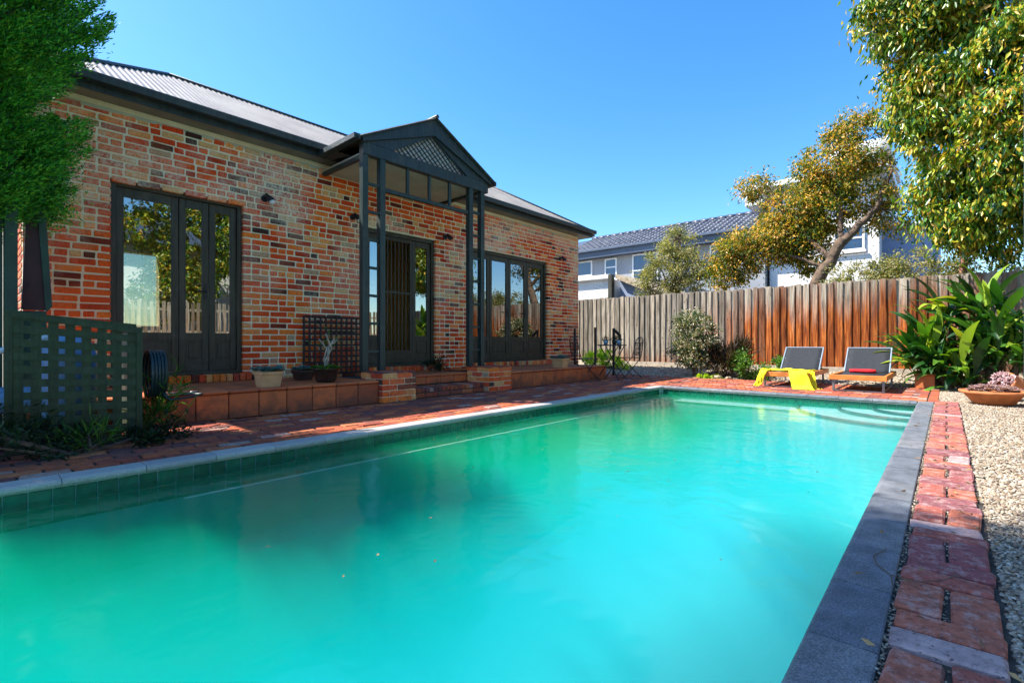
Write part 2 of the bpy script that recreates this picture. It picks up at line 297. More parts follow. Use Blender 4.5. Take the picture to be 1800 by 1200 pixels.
class MB:
    def __init__(s): s.v = []; s.f = []; s.sm = False
    def add(s, vs, fs):
        b = len(s.v); s.v += [tuple(x) for x in vs]; s.f += [tuple(i + b for i in f) for f in fs]; return s
    def box(s, x0, x1, y0, y1, z0, z1, bev=0):
        if not bev:
            return s.add([(x0, y0, z0), (x1, y0, z0), (x1, y1, z0), (x0, y1, z0), (x0, y0, z1), (x1, y0, z1), (x1, y1, z1), (x0, y1, z1)],
                         [(3, 2, 1, 0), (4, 5, 6, 7), (0, 1, 5, 4), (1, 2, 6, 5), (2, 3, 7, 6), (3, 0, 4, 7)])
        b = min(bev, (x1 - x0) * .45, (y1 - y0) * .45, (z1 - z0) * .45)
        vs = []; idx = {}
        X = (x0, x1); Y = (y0, y1); Z = (z0, z1)
        for i in (0, 1):
            for j in (0, 1):
                for k in (0, 1):
                    sx, sy, sz = (b if i == 0 else -b), (b if j == 0 else -b), (b if k == 0 else -b)
                    for ax in range(3):
                        q = [X[i] + sx, Y[j] + sy, Z[k] + sz]; q[ax] = (X[i], Y[j], Z[k])[ax]
                        idx[i, j, k, ax] = len(vs); vs.append(tuple(q))
        fs = []
        def quad(a, b_, c, d, out):
            n = (Vector(vs[b_]) - Vector(vs[a])).cross(Vector(vs[c]) - Vector(vs[a]))
            fs.append((a, b_, c, d) if n.dot(Vector(out)) > 0 else (d, c, b_, a))
        for ax in range(3):
            o1, o2 = [a for a in range(3) if a != ax]
            for s_ in (0, 1):
                def key(p, q):
                    r = [0, 0, 0]; r[ax] = s_; r[o1] = p; r[o2] = q; return idx[r[0], r[1], r[2], ax]
                out = [0, 0, 0]; out[ax] = 1 if s_ else -1
                quad(key(0, 0), key(1, 0), key(1, 1), key(0, 1), out)
        for ax in range(3):     # edges running along ax
            o1, o2 = [a for a in range(3) if a != ax]
            for p in (0, 1):
                for q in (0, 1):
                    def key(e, face):
                        r = [0, 0, 0]; r[ax] = e; r[o1] = p; r[o2] = q; return idx[r[0], r[1], r[2], face]
                    out = [0, 0, 0]; out[o1] = 1 if p else -1; out[o2] = 1 if q else -1
                    quad(key(0, o1), key(1, o1), key(1, o2), key(0, o2), out)
        for i in (0, 1):
            for j in (0, 1):
                for k in (0, 1):
                    a, b_, c = idx[i, j, k, 0], idx[i, j, k, 1], idx[i, j, k, 2]
                    n = (Vector(vs[b_]) - Vector(vs[a])).cross(Vector(vs[c]) - Vector(vs[a]))
                    out = Vector((1 if i else -1, 1 if j else -1, 1 if k else -1))
                    fs.append((a, b_, c) if n.dot(out) > 0 else (c, b_, a))
        return s.add(vs, fs)
    def tube(s, pts, r, n=8, close=True):
        pts = [Vector(p) for p in pts]; rr = r if isinstance(r, (list, tuple)) else [r] * len(pts)
        rings = []; up = None
        for i, p in enumerate(pts):
            d = (pts[min(i + 1, len(pts) - 1)] - pts[max(i - 1, 0)]).normalized()
            if up is None: up = d.orthogonal().normalized()
            up = (up - d * up.dot(d)).normalized(); w = d.cross(up)
            rings.append([p + (up * math.cos(a) + w * math.sin(a)) * rr[i] for a in [2 * math.pi * k / n for k in range(n)]])
        vs = [q for ring in rings for q in ring]
        fs = [(i * n + k, i * n + (k + 1) % n, (i + 1) * n + (k + 1) % n, (i + 1) * n + k) for i in range(len(pts) - 1) for k in range(n)]
        if close: fs += [tuple(range(n - 1, -1, -1)), tuple((len(pts) - 1) * n + k for k in range(n))]
        return s.add(vs, fs)
    def lathe(s, prof, c=(0, 0, 0), n=24):
        vs = [(c[0] + r * math.cos(2 * math.pi * k / n), c[1] + r * math.sin(2 * math.pi * k / n), c[2] + z) for r, z in prof for k in range(n)]
        fs = [(i * n + k, i * n + (k + 1) % n, (i + 1) * n + (k + 1) % n, (i + 1) * n + k) for i in range(len(prof) - 1) for k in range(n)]
        return s.add(vs, fs)
    def bar(s, a, b, w, h, up=(0, 0, 1)):
        a = Vector(a); b = Vector(b); d = (b - a).normalized(); u = Vector(up); x = d.cross(u).normalized() * w / 2; y = x.cross(d).normalized() * h / 2
        return s.add([a - x - y, a + x - y, a + x + y, a - x + y, b - x - y, b + x - y, b + x + y, b - x + y],
                     [(3, 2, 1, 0), (4, 5, 6, 7), (0, 1, 5, 4), (1, 2, 6, 5), (2, 3, 7, 6), (3, 0, 4, 7)])
    def prism(s, poly, ax, a, b):        # polygon in the other two axes, extruded along ax
        def q(p, e):
            return {0: (e, p[0], p[1]), 1: (p[0], e, p[1]), 2: (p[0], p[1], e)}[ax]
        n = len(poly)
        return s.add([q(p, a) for p in poly] + [q(p, b) for p in poly],
                     [tuple(range(n - 1, -1, -1)), tuple(range(n, 2 * n))] + [(i, (i + 1) % n, n + (i + 1) % n, n + i) for i in range(n)])
    def mesh(s, name, mat, smooth=False):
        me = bpy.data.meshes.new(name); me.from_pydata(s.v, [], s.f); me.materials.append(mat)
        if smooth: me.polygons.foreach_set('use_smooth', [True] * len(me.polygons))
        me.update(); return me
    def build(s, name, mat, parent=None, smooth=False, loc=None, rot=None):
        return link(name, s.mesh(name, mat, smooth), parent, loc, rot)

def np_mesh(name, V, F, mat, smooth=False):     # V (n,3), F (m,k)
    me = bpy.data.meshes.new(name); k = F.shape[1]
    me.vertices.add(len(V)); me.vertices.foreach_set('co', V.astype(np.float32).ravel())
    me.loops.add(F.size); me.loops.foreach_set('vertex_index', F.astype(np.int32).ravel())
    me.polygons.add(len(F)); me.polygons.foreach_set('loop_start', np.arange(0, F.size, k, dtype=np.int32))
    try: me.polygons.foreach_set('loop_total', np.full(len(F), k, dtype=np.int32))
    except Exception: pass
    me.materials.append(mat); me.update(calc_edges=True)
    if smooth: me.polygons.foreach_set('use_smooth', np.ones(len(F), dtype=bool))
    me.validate(); return me

def worn_brick(lx, ly, lz, bev, jit, seed):
    """a chamfered brick centred on its origin with slightly uneven corners"""
    rr = random.Random(seed); b = MB(); b.box(-lx / 2, lx / 2, -ly / 2, ly / 2, -lz / 2, lz / 2, bev)
    b.v = [(x + rr.uniform(-jit, jit), y + rr.uniform(-jit, jit), z + rr.uniform(-jit, jit)) for x, y, z in b.v]
    return b
CAMP = Vector((0, 0, .78))
def lay(items, parent, name, mats, limit=300, key=None):
    """items: (kind, loc, rotz, MB) - the pieces largest in view become objects, the rest one joined part"""
    def inview(l):
        d = -.664 * l[0] + .748 * l[1]; X = .748 * l[0] + .664 * l[1]
        return d > .3 and abs(X / d) < 1.08 and abs((l[2] - .78) / d) < .72
    def score(it):
        l = it[1]; d2 = (Vector(l) - CAMP).length
        return d2 + (0 if inview(l) else 1000)
    items = sorted(items, key=score); meshes = {}
    for it in items[:limit]:
        if not inview(it[1]): continue
        if id(it[3]) not in meshes: meshes[id(it[3])] = it[3].mesh(name, mats[0])
        link(name, meshes[id(it[3])], parent, it[1], it[2])
    rest = [it for i, it in enumerate(items) if i >= limit or not inview(it[1])]
    if rest:
        b = MB()
        for _, l, rot, mb in rest:
            mtx = Matrix.Translation(l) @ Matrix.Rotation(rot[2], 4, 'Z') @ Matrix.Rotation(rot[1], 4, 'Y') @ Matrix.Rotation(rot[0], 4, 'X')
            b.add([mtx @ Vector(v) for v in mb.v], mb.f)
        o = b.build(name, mats[1], parent); o['kind'] = 'stuff'

# ================================================================ GROUND, DECK, POOL
g = MB()
X0, X1, Y0, Y1 = -3.87, -.21, -3.4, 8.42
for a, b_, c_, d_ in ((-400, X0, -400, 400), (X1, 400, -400, 400), (X0, X1, -400, Y0), (X0, X1, Y1, 400)):
    g.add([(a, c_, -.035), (b_, c_, -.035), (b_, d_, -.035), (a, d_, -.035)], [(0, 1, 2, 3)])
tag(g.build('ground', M['soil']), kind='structure')
# garden bed that rises gently to the far fence
nb_ = 24; V = []; F = []
for j in range(9):
    for i in range(nb_ + 1):
        x = -9.2 + i * 15.0 / nb_; y = 10.92 + j * 2.0 / 8
        V.append((x, y, -.02 + .15 * min(1, (y - 10.92) / 1.7) + (0 if j == 0 else random.uniform(-.012, .015))))
for j in range(8):
    for i in range(nb_):
        a = j * (nb_ + 1) + i; F.append((a, a + 1, a + nb_ + 2, a + nb_ + 1))
b = MB(); b.add(V, F); bed = tag(b.build('garden_bed', M['gravel'], smooth=True), kind='structure')
b = MB(); b.add([(-9.2, 9.25, -.016), (-5.9, 9.25, -.016), (-5.9, 10.92, -.016), (-9.2, 10.92, -.016)], [(0, 1, 2, 3)])

# deck and its bricks
deck = MB()
for a, b_, c_, d_ in ((-9.2, -3.96, -6, 10.9), (-3.96, -.09, 8.51, 10.9)):
    deck.add([(a, c_, -.012), (b_, c_, -.012), (b_, d_, -.012), (a, d_, -.012)], [(0, 1, 2, 3)])
deck = tag(deck.build('brick_deck', M['joint']), kind='structure')
BV = [worn_brick(.106, .226, .05, .007, .003, i) for i in range(6)]
items = []
def jitter(z=0): return (random.gauss(0, .012), random.gauss(0, .008), random.gauss(0, .012))
col = 0
x = -4.02
while x > -9.15:
    y = -3.5 - (.12 if col % 2 else 0)
    while y < 10.85:
        hid = (x < -5.5 and y < 9.25)
        if not hid and not (x > -4.9 and x < -4.4 and False):
            items.append((0, (x + random.uniform(-.003, .003), y + random.uniform(-.004, .004), -.026 + random.uniform(-.004, .003)), jitter(), random.choice(BV)))
        y += .24
    x -= .118; col += 1
y = 8.58; row = 0
while y < 10.86:
    x = -3.85 + (.12 if row % 2 else 0)
    while x < -.33:
        items.append((0, (x, y + random.uniform(-.003, .003), -.026 + random.uniform(-.004, .003)), (0, random.gauss(0, .01), R(90) + random.gauss(0, .01)), random.choice(BV)))
        x += .24
    y += .118; row += 1
y = 8.64
while y < 10.85:            # edging course at the right end
    for xx in (-.255, -.137):
        items.append((0, (xx, y, -.024), jitter(), random.choice(BV)))
    y += .24
lay(items, deck, 'brick', (M['pav'], M['pav_j']))

# brick path beside the right coping
path = MB(); path.add([(-.135, -2, -.014), (.135, -2, -.014), (.135, 8.55, -.014), (-.135, 8.55, -.014)], [(0, 1, 2, 3)])
path = tag(path.build('brick_path', M['joint']), kind='structure')
PV = [worn_brick(.106, .236, .055, .007, .0025, 20 + i) for i in range(6)]
PS = [worn_brick(.228, .100, .055, .007, .0025, 30 + i) for i in range(6)]
items = []; y = -1.1; k = 0
while y < 8.5:
    if k % 3 == 0:
        for xx in (-.060, .062):
            items.append((0, (xx + random.uniform(-.004, .004), y + .122, -.024 + random.uniform(-.005, .004)), (random.gauss(0, .02), random.gauss(0, .02), random.gauss(0, .02)), random.choice(PV)))
        y += .252
    else:
        items.append((0, (random.uniform(-.006, .012), y + .058, -.024 + random.uniform(-.005, .004)), (random.gauss(0, .015), random.gauss(0, .015), random.gauss(0, .025)), random.choice(PS)))
        y += .119
    k += 1
lay(items, path, 'brick', (M['path'], M['path_j']))

# pool: shell, coping stones, waterline tiles, steps
pool = empty('pool', (0, 0, 0)); tag(pool, kind='structure')
sh = MB(); zb = -1.25; xa, xb, ya, yb = -3.83, -.25, -3.35, 8.39
sh.add([(xa, ya, -.05), (xb, ya, -.05), (xb, yb, -.05), (xa, yb, -.05), (xa, ya, zb - .35), (xb, ya, zb - .35), (xb, yb, zb + .35), (xa, yb, zb + .35)],
       [(4, 5, 6, 7), (0, 4, 7, 3), (1, 2, 6, 5), (3, 7, 6, 2), (0, 1, 5, 4)])
sh.build('basin', M['basin'], pool)
ld = MB(); ld.box(xa + .004, -3.46, ya + .004, 8.38, zb - .3, -.62); ld.build('underwater_ledge', M['basin'], pool)
ld = MB(); ld.box(-3.45, xb - .004, 8.02, 8.384, zb - .3, -.20); ld.build('underwater_ledge', M['basin'], pool)
ld = MB(); ld.box(-3.46, -3.452, .9, 6.2, -.165, -.160); ld.box(-3.44, -1.66, 8.0, 8.02, -.20, -.19); ld.build('ledge_trim', M['trim'], pool)
for i, (r_, zt) in enumerate(((.5, -.130), (.9, -.15), (1.4, -.175))):
    q = MB(); pts = [(xb - .004 - (0 if k == -1 else r_ * math.cos(R(k * 5))), 8.38 - (0 if k == -1 else r_ * 1.0 * math.sin(R(k * 5)))) for k in [-1] + list(range(0, 19))]
    q.prism(pts[::-1], 2, zb - .3 - i * .01, zt); st = q.build('pool_step', M['basin'], pool)
    q = MB(); q.tube([(p[0], p[1], zt + .004) for p in pts[1:]], .022, 6); q.build('step_edge', M['steptile'], st)
TL = MB(); TL.box(-.004, .004, -.0475, .0475, -.0475, .0475, .003)
for y in np.arange(-.6, 8.3, .1):
    z0 = -.103
    link('pool_tile', TL.m if hasattr(TL, 'm') else setattr(TL, 'm', TL.mesh('pool_tile', M['pooltile'])) or TL.m, pool, (-3.826, float(y), z0), (random.gauss(0, .01), 0, random.gauss(0, .012)))
TF = MB(); TF.box(-.0475, .0475, -.004, .004, -.0475, .0475, .003); TFm = TF.mesh('pool_tile', M['pooltile'])
for x in np.arange(-3.76, -.3, .1):
    link('pool_tile', TFm, pool, (float(x), 8.386, -.103), (random.gauss(0, .01), 0, 0))
tj = MB()
for y in np.arange(-3.3, 8.3, .1):
    for z in (-.203,): tj.box(-3.829, -3.823, y - .0475, y + .0475, z - .0475, z + .0475)
    for z in (-.103, -.203): tj.box(-.256, -.248, y - .0475, y + .0475, z - .0475, z + .0475)
    if y < -.65: tj.box(-3.829, -3.823, y - .0475, y + .0475, -.15, -.056)
for x in np.arange(-3.76, -.3, .1):
    tj.box(x - .0475, x + .0475, 8.383, 8.389, -.25, -.156)
tag(tj.build('pool_tile', M['pooltile_j'], pool), kind='stuff')
def coping(x0, x1, y0, y1, sx, sy, pool, mt='stone'):
    """one stone whose pool-side edge (sx or sy direction) is rounded"""
    q = MB(); n = 5; t_ = .045; pr = []
    w = (x1 - x0) if sx else (y1 - y0)
    pr = [(0, -t_), (0, -.004), (.004, 0)] + [(w - t_ / 2 + t_ / 2 * math.sin(a), -t_ / 2 + t_ / 2 * math.cos(a)) for a in [R(180 * k / n) for k in range(n + 1)]]
    if sx: pts = [((x0 + p if sx > 0 else x1 - p), z) for p, z in pr]; q.prism(pts, 1, y0, y1)
    else: pts = [((y0 + p if sy > 0 else y1 - p), z) for p, z in pr]; q.prism(pts, 0, x0, x1)
    o = q.build('coping_stone', M[mt], pool); o.location.z = random.uniform(-.0015, .0015); return o
y = -2.4; L = .398
while y < 8.3:
    y2 = min(y + L, 8.345); coping(-3.952, -3.785, y + .002, y2 - .002, 1, 0, pool, 'sunlit_stone'); y += L
y = -2.39
while y < 8.3:
    y2 = min(y + .392, 8.50); coping(-.292, -.128, y + .002, y2 - .003, -1, 0, pool); y += .392
x = -3.95
while x < -.32:
    x2 = min(x + .398, -.295); coping(x + .002, x2 - .002, 8.35, 8.505, 0, -1, pool); x += .398
wt = MB(); wt.box(xa + .006, xb - .006, ya + .006, yb - .006, zb - .6, -.112)
tag(wt.build('water', M['water']), kind='structure')
# leaves and specks floating on the water
fl = MB()
for i in range(110):
    x = random.uniform(-3.7, -.5); y = random.uniform(.8, 8.2); r_ = random.uniform(.005, .014)
    if i % 3 == 0: x = -3.72 + random.random() ** 2 * .3
    a = random.uniform(0, 3.14); fl.add([(x + r_ * math.cos(a), y + r_ * math.sin(a), -.1095), (x - r_ * .4 * math.sin(a), y + r_ * .4 * math.cos(a), -.106), (x - r_ * math.cos(a), y - r_ * math.sin(a), -.1095), (x + r_ * .4 * math.sin(a), y - r_ * .4 * math.cos(a), -.107)], [(0, 1, 2, 3)])
tag(fl.build('floating_leaves', M['dry']), 'tiny leaves and specks floating on the pool', 'leaves', kind='stuff')

# ================================================================ THE BRICK HOUSE
house = empty('brick_house', (-7, 5.4, 0))
tag(house, 'old red brick house with corrugated iron hip roof beside the pool', 'house')
HW = Vector((7, -5.4, 0))        # children are built in world coordinates and moved back under the empty
def hs_(o):
    o.matrix_parent_inverse = Matrix.Translation(-Vector((-7, 5.4, 0))); return o
FX = -7.0; V0, V1 = .42, 10.43; ZT = 3.455; ZS = .38
doors = [(1.12, 2.50, 2.62), (4.36, 5.78, 2.64), (6.62, 9.14, 2.65)]
wall = MB()
def wallseg(y0, y1, z0, z1): wall.box(FX - .25, FX - .011, y0, y1, z0, z1)
e = .008; prev = V0
for a, b_, zt in doors:
    wallseg(prev, a - e, 0, ZT); wallseg(a - e, b_ + e, 0, ZS - .09); wallseg(a - e, b_ + e, zt + e, ZT); prev = b_ + e
wallseg(prev, V1, 0, ZT)
wall.box(-11.6, FX - .25, V0, V0 + .24, 0, ZT); wall.box(-11.6, FX - .25, V1 - .24, V1, 0, ZT)
# back wall with two open windows that let daylight in
for a, b_, z0, z1 in ((V0, 1.4, 0, ZT), (1.4, 2.6, 0, 1.1), (1.4, 2.6, 2.5, ZT), (2.6, 4.6, 0, ZT), (4.6, 5.9, 0, 1.0), (4.6, 5.9, 2.6, ZT), (5.9, 7.6, 0, ZT), (7.6, 8.9, 0, 1.1), (7.6, 8.9, 2.5, ZT), (8.9, V1, 0, ZT)):
    wall.box(-11.84, -11.6, a, b_, z0, z1)
wall_o = hs_(wall.build('wall', M['mortar'], house))
CO = .0808; WB = {}
def wb(w):
    k = round(w / .005)
    if k not in WB: WB[k] = [worn_brick(.10, k * .005, CO - .0195, .006, .0022, k * 7 + j) for j in range(3)]
    return random.choice(WB[k])
items = []; nrow = int(ZT / CO)
for r_ in range(nrow):
    z = (r_ + .5) * CO; header = (r_ % 4 == 1)
    segs = [[V0, V1]]
    for a, b_, zt in doors:
        if ZS - .09 < z < zt:
            new = []
            for s0, s1 in segs:
                if a <= s0 and b_ >= s1: continue
                if s0 < a < s1: new.append([s0, a])
                if s0 < b_ < s1: new.append([b_, s1])
                if b_ <= s0 or a >= s1: new.append([s0, s1])
            segs = new
    for s0, s1 in segs:
        y = s0; first = True
        while y < s1 - .03:
            if header: w = .116 if random.random() < .8 else .238
            else: w = .238 if random.random() < .86 else .116
            if first and not header: w = .238 if r_ % 2 else .116
            if random.random() < .06: w = random.choice((.17, .2, .14))
            first = False
            if y + w > s1 - .05: w = s1 - y + .0
            wd = w - .018 - random.uniform(0, .006) if y + w < s1 - .001 else w
            wd = max(.04, wd)
            items.append((0, (FX - .05 + random.uniform(-.003, .004), y + wd / 2, z + random.uniform(-.003, .003)), (random.gauss(0, .006), 0, random.gauss(0, .006)), wb(wd)))
            y += w
hold = empty('tmp'); bpy.data.objects.remove(hold)
lay(items, wall_o, 'brick', (M['brick'], M['brick_j']))
items = []
for r_ in range(nrow):          # the side wall's bricks, seen almost edge-on
    x = -7.115
    while x > -9.5:
        items.append((0, (x - .11, V0 - .002 + .045, (r_ + .5) * CO), (0, 0, R(90)), wb(.225))); x -= .24
b = MB()
for _, l, rot, mb in items:
    mtx = Matrix.Translation(l) @ Matrix.Rotation(rot[2], 4, 'Z'); b.add([mtx @ Vector(v) for v in mb.v], mb.f)
tag(b.build('brick', M['brick_j'], wall_o), kind='stuff')
# interior
b = MB(); b.box(-11.6, -7.26, V0 + .25, V1 - .25, .2, .36); hs_(b.build('interior_floor', M['floorwood'], house))
b = MB(); b.box(-11.6, -7.0, V0 + .02, V1 - .02, ZT - .1, ZT - .06); hs_(b.build('ceiling', M['cream'], house))
b = MB(); b.box(-9.9, -9.8, 3.0, 4.55, .36, ZT - .1); b.box(-9.9, -9.8, 5.5, 7.0, .36, ZT - .1); b.box(-9.9, -9.8, 4.55, 5.5, 2.35, ZT - .1)
b.box(-11.6, -7.27, 3.2, 3.3, .36, ZT - .1); b.box(-11.6, -7.27, 6.35, 6.42, .36, ZT - .1); hs_(b.build('interior_wall', M['interior'], house))

# sills under the doors (a course of brick on edge)
SB = [worn_brick(.11, .068, .09, .006, .002, 70 + i) for i in range(3)]
items = []
for a, b_, zt in doors:
    y = a - .1
    while y < b_ + .1:
        items.append((0, (FX + .055, y + .035, ZS - .048), (0, 0, 0), random.choice(SB))); y += .078
lay(items, wall_o, 'sill_brick', (M['brick'], M['brick_j']), 100)

def french_door(y0, y1, zt, leaves, security=None):
    d = empty('french_door'); d.parent = house; hs_(d)
    xf = FX - .10
    fr = MB(); w = .055
    fr.box(xf - .07, xf + .045, y0 + .002, y0 + w, ZS, zt - .002); fr.box(xf - .07, xf + .045, y1 - w, y1 - .002, ZS, zt - .002)
    fr.box(xf - .07, xf + .045, y0 + w, y1 - w, zt - w, zt - .003); fr.box(xf - .09, xf + .05, y0 + w, y1 - w, ZS - .003, ZS + .04)
    fr.build('frame', M['frame'], d)
    for (a, b_, kind) in leaves:
        lf = MB(); st = .075 if b_ - a > .3 else .05; z0, z1 = ZS + .045, zt - w - .004; zr = ZS + .50
        xl0, xl1 = xf - .03, xf + .012
        if kind == 'security':
            lf.box(xl0, xl1, a + .004, a + .05, z0, z1); lf.box(xl0, xl1, b_ - .05, b_ - .004, z0, z1); lf.box(xl0, xl1, a + .05, b_ - .05, z1 - .06, z1)
            lf.box(xl0, xl1, a + .05, b_ - .05, z0, z0 + .22); lf.box(xl0 + .005, xl1 - .005, a + .05, b_ - .05, ZS + 1.24, ZS + 1.28)
            L_ = lf.build('security_door', M['frame'], d)
            n = 6
            bm = MB(); bm.tube([(xf, 0, z0 + .2), (xf, 0, z1 - .05)], .009, 6); me = bm.mesh('bar', M['frame'])
            for k in range(n): link('bar', me, L_, (0, a + .05 + (b_ - a - .1) * (k + 1) / (n + 1), 0))
            continue
        lf.box(xl0, xl1, a + .004, a + st, z0, z1, .004); lf.box(xl0, xl1, b_ - st, b_ - .004, z0, z1, .004)
        lf.box(xl0, xl1, a + st, b_ - st, z1 - .10, z1); lf.box(xl0, xl1, a + st, b_ - st, z0, z0 + .13); lf.box(xl0, xl1, a + st, b_ - st, zr - .07, zr + .02)
        L_ = lf.build('door_leaf', M['frame'], d)
        pn = MB(); pn.box(xf - .022, xf - .005, a + st, b_ - st, z0 + .13, zr - .07)
        pn.box(xf - .006, xf + .004, a + st + .03, b_ - st - .03, z0 + .16, zr - .10, .004); pn.build('lower_panel', M['frame'], L_)
        gp = MB(); gp.box(xf - .014, xf - .008, a + st, b_ - st, zr + .02, z1 - .10); gp.build('pane', M['glass'], L_)
        if kind == 'handle':
            h = MB(); h.box(xl1, xl1 + .008, b_ - st + .02, b_ - st + .05, ZS + .95, ZS + 1.15); h.tube([(xl1 + .01, b_ - st + .035, ZS + 1.05), (xl1 + .05, b_ - st + .035, ZS + 1.05), (xl1 + .05, b_ - st - .06, ZS + 1.05)], .009, 6)
            h.build('handle', M['iron'], L_)
    return d
french_door(*doors[0], [(1.175, 1.79, ''), (1.79, 2.12, 'handle'), (2.12, 2.445, '')])
french_door(*doors[1], [(4.415, 4.69, ''), (4.69, 5.32, 'security'), (5.32, 5.725, '')])
french_door(*doors[2], [(6.675, 7.28, ''), (7.28, 7.87, 'handle'), (7.87, 8.47, 'handle'), (8.47, 9.085, '')])

# roof: four corrugated slopes, ridge caps, gutter, soffit
EX, EZ, PT = -6.75, 3.60, .60
XB = -12.2; W = (EX - XB) / 2
YA, YB = V0 - .30, V1 + .30
roof = empty('roof'); roof.parent = house; hs_(roof)
HWid = 1.95
def slope_front(y0, y1, nm):
    """corrugated sheet on the pool side, trimmed by the two hips: columns of vertices run up the slope"""
    V = []; F = []; pit = .076; ns = 6
    n = int((y1 - y0) / pit * ns)
    for i in range(n + 1):
        y = y0 + (y1 - y0) * i / n; h = min(HWid, y - YA, YB - y); h = max(h, .001)
        bz = .009 * math.sin(2 * math.pi * (y - YA) / pit)
        for q in (0, .5, 1):
            V.append((EX - h * q, y, EZ + PT * h * q + bz))
    for i in range(n):
        for q in (0, 1): a = i * 3 + q; F.append((a, a + 3, a + 4, a + 1))
    b = MB(); b.add(V, F); o = b.build(nm, M['iron_roof'], roof, True); return o
edges = [YA] + [YA + .762 * k for k in range(1, 14)] + [YB]
for a, b_ in zip(edges[:-1], edges[1:]): slope_front(a, b_, 'roof_sheet')
b = MB(); xr = EX - HWid; zr_ = EZ + PT * HWid
b.add([(EX, YA, EZ), (XB, YA, EZ), (xr - (xr - XB) * .0 - 0, YA + HWid, zr_), (XB + 0, YA, EZ)], [(0, 2, 1)])
b.add([(EX, YB, EZ), (XB, YB, EZ), (xr, YB - HWid, zr_)], [(0, 1, 2)])
b.add([(XB, YA, EZ), (XB, YB, EZ), (xr, YB - HWid, zr_), (xr, YA + HWid, zr_)], [(0, 3, 2, 1)])
b.build('roof_sheet', M['iron_roof'], roof)
for p, q in (((EX, YA, EZ), (xr, YA + HWid, zr_)), ((xr, YA + HWid, zr_), (xr, YB - HWid, zr_)), ((EX, YB, EZ), (xr, YB - HWid, zr_))):
    b = MB(); b.tube([Vector(p) + Vector((0, 0, .012)), Vector(q) + Vector((0, 0, .012))], .028, 8); b.build('ridge_cap', M['navy'], roof, True)
def gutter_prof(x): return [(x, 3.525), (x + .115, 3.525), (x + .125, 3.60), (x + .115, 3.612), (x + .105, 3.60), (x + .10, 3.54), (x + .01, 3.54), (x + .01, 3.60), (x, 3.60)]
PY0, PY1 = 3.51, 5.98
for a, b_ in ((YA, PY0 + .02), (PY1 - .02, YB)):
    b = MB(); b.prism([(p[0], p[1]) for p in gutter_prof(EX - .02)], 1, a, b_); b.build('gutter', M['navy'], roof)
    b = MB(); b.box(EX - .04, EX - .022, a, b_, 3.455, 3.585); b.build('fascia', M['navy'], roof)
for y in (YA, YB):
    b = MB(); s_ = -1 if y == YA else 1
    b.box(XB, EX - .02, min(y, y + s_ * .1), max(y, y + s_ * .1), 3.50, 3.60); b.build('gutter', M['navy'], roof)
b = MB(); b.box(-7.011, EX - .042, YA, YB, 3.456, 3.468); b.box(XB, -7.011, YA, YA + .28, 3.456, 3.468); b.box(XB, -7.011, YB - .28, YB, 3.456, 3.468); b.build('soffit', M['soffit'], roof)

# portico: two brick piers stand apart (below); ladder posts, transom, pediment, its own little roof
por = empty('portico'); por.parent = house; hs_(por)
PX = -5.86
def pbox(nm, *a, m='green', bev=.003):
    q = MB(); q.box(*a, bev); return q.build(nm, M[m], por)
for y in (3.60, 3.87, 5.55, 5.815):
    pbox('post', PX - .045, PX + .045, y - .042, y + .042, .392, 3.30)
for ya_, yb_ in ((3.60, 3.87), (5.55, 5.815)):
    for k in range(7): pbox('rung', PX - .02, PX + .02, ya_ + .043, yb_ - .043, .66 + k * .378 - .018, .66 + k * .378 + .018)
pbox('transom_rail', PX - .025, PX + .025, 3.913, 5.507, 2.87, 2.925)
for k in (1, 2, 3): pbox('transom_baluster', PX - .02, PX + .02, 3.913 + k * .4 - .022, 3.913 + k * .4 + .022, 2.926, 3.299)
pbox('beam', PX - .05, PX + .055, PY0 + .05, PY1 - .05, 3.301, 3.46, m='navy')
AP = 4.745; ZP = 4.13; HB = 1.215
def gz(y): return 3.50 + (ZP - 3.50) * (1 - abs(y - AP) / HB)
for s_ in (-1, 1):     # barge boards
    q = MB(); e0, e1 = AP + s_ * HB, AP
    q.prism([(e0, 3.44), (e1, ZP - .24), (e1, ZP - .004), (e0, 3.505)], 0, PX + .057, PX + .095); q.build('barge_board', M['navy'], por)
    q = MB(); q.prism([(AP + s_ * (HB - .02), 3.462), (AP + s_ * .72, 3.462), (AP, ZP - .245), (AP, ZP - .02)], 0, PX + .01, PX + .056); q.build('pediment_board', M['navy'], por)
# lattice inside the pediment
lt = []
for k in range(-16, 30):
    for s_ in (1, -1):
        # line y = c + s*z ; clip inside the triangle (base z=3.47, half width .74 rising to ZP-.23)
        c0 = AP + (k - 7) * .10; zz = [z for z in np.linspace(3.462, 3.9, 90) if abs(c0 + s_ * (z - 3.47) * 1.2 - AP) < .745 * (3.9 - z) / .438]
        if len(zz) > 3:
            q = MB(); za, zb2 = zz[0], zz[-1]
            q.bar((PX + (.03 if s_ > 0 else .042), c0 + s_ * (za - 3.47) * 1.2, za), (PX + (.03 if s_ > 0 else .042), c0 + s_ * (zb2 - 3.47) * 1.2, zb2), .008, .022, (1, 0, 0)); q.build('lattice_slat', M['navy'], por)
q = MB(); q.prism([(AP - 1.1, 3.47), (AP + 1.1, 3.47), (AP, ZP - .1)], 0, PX - .03, PX - .012); q.build('bright_backing', M['white'], por)  # white board added so the lattice holes look bright
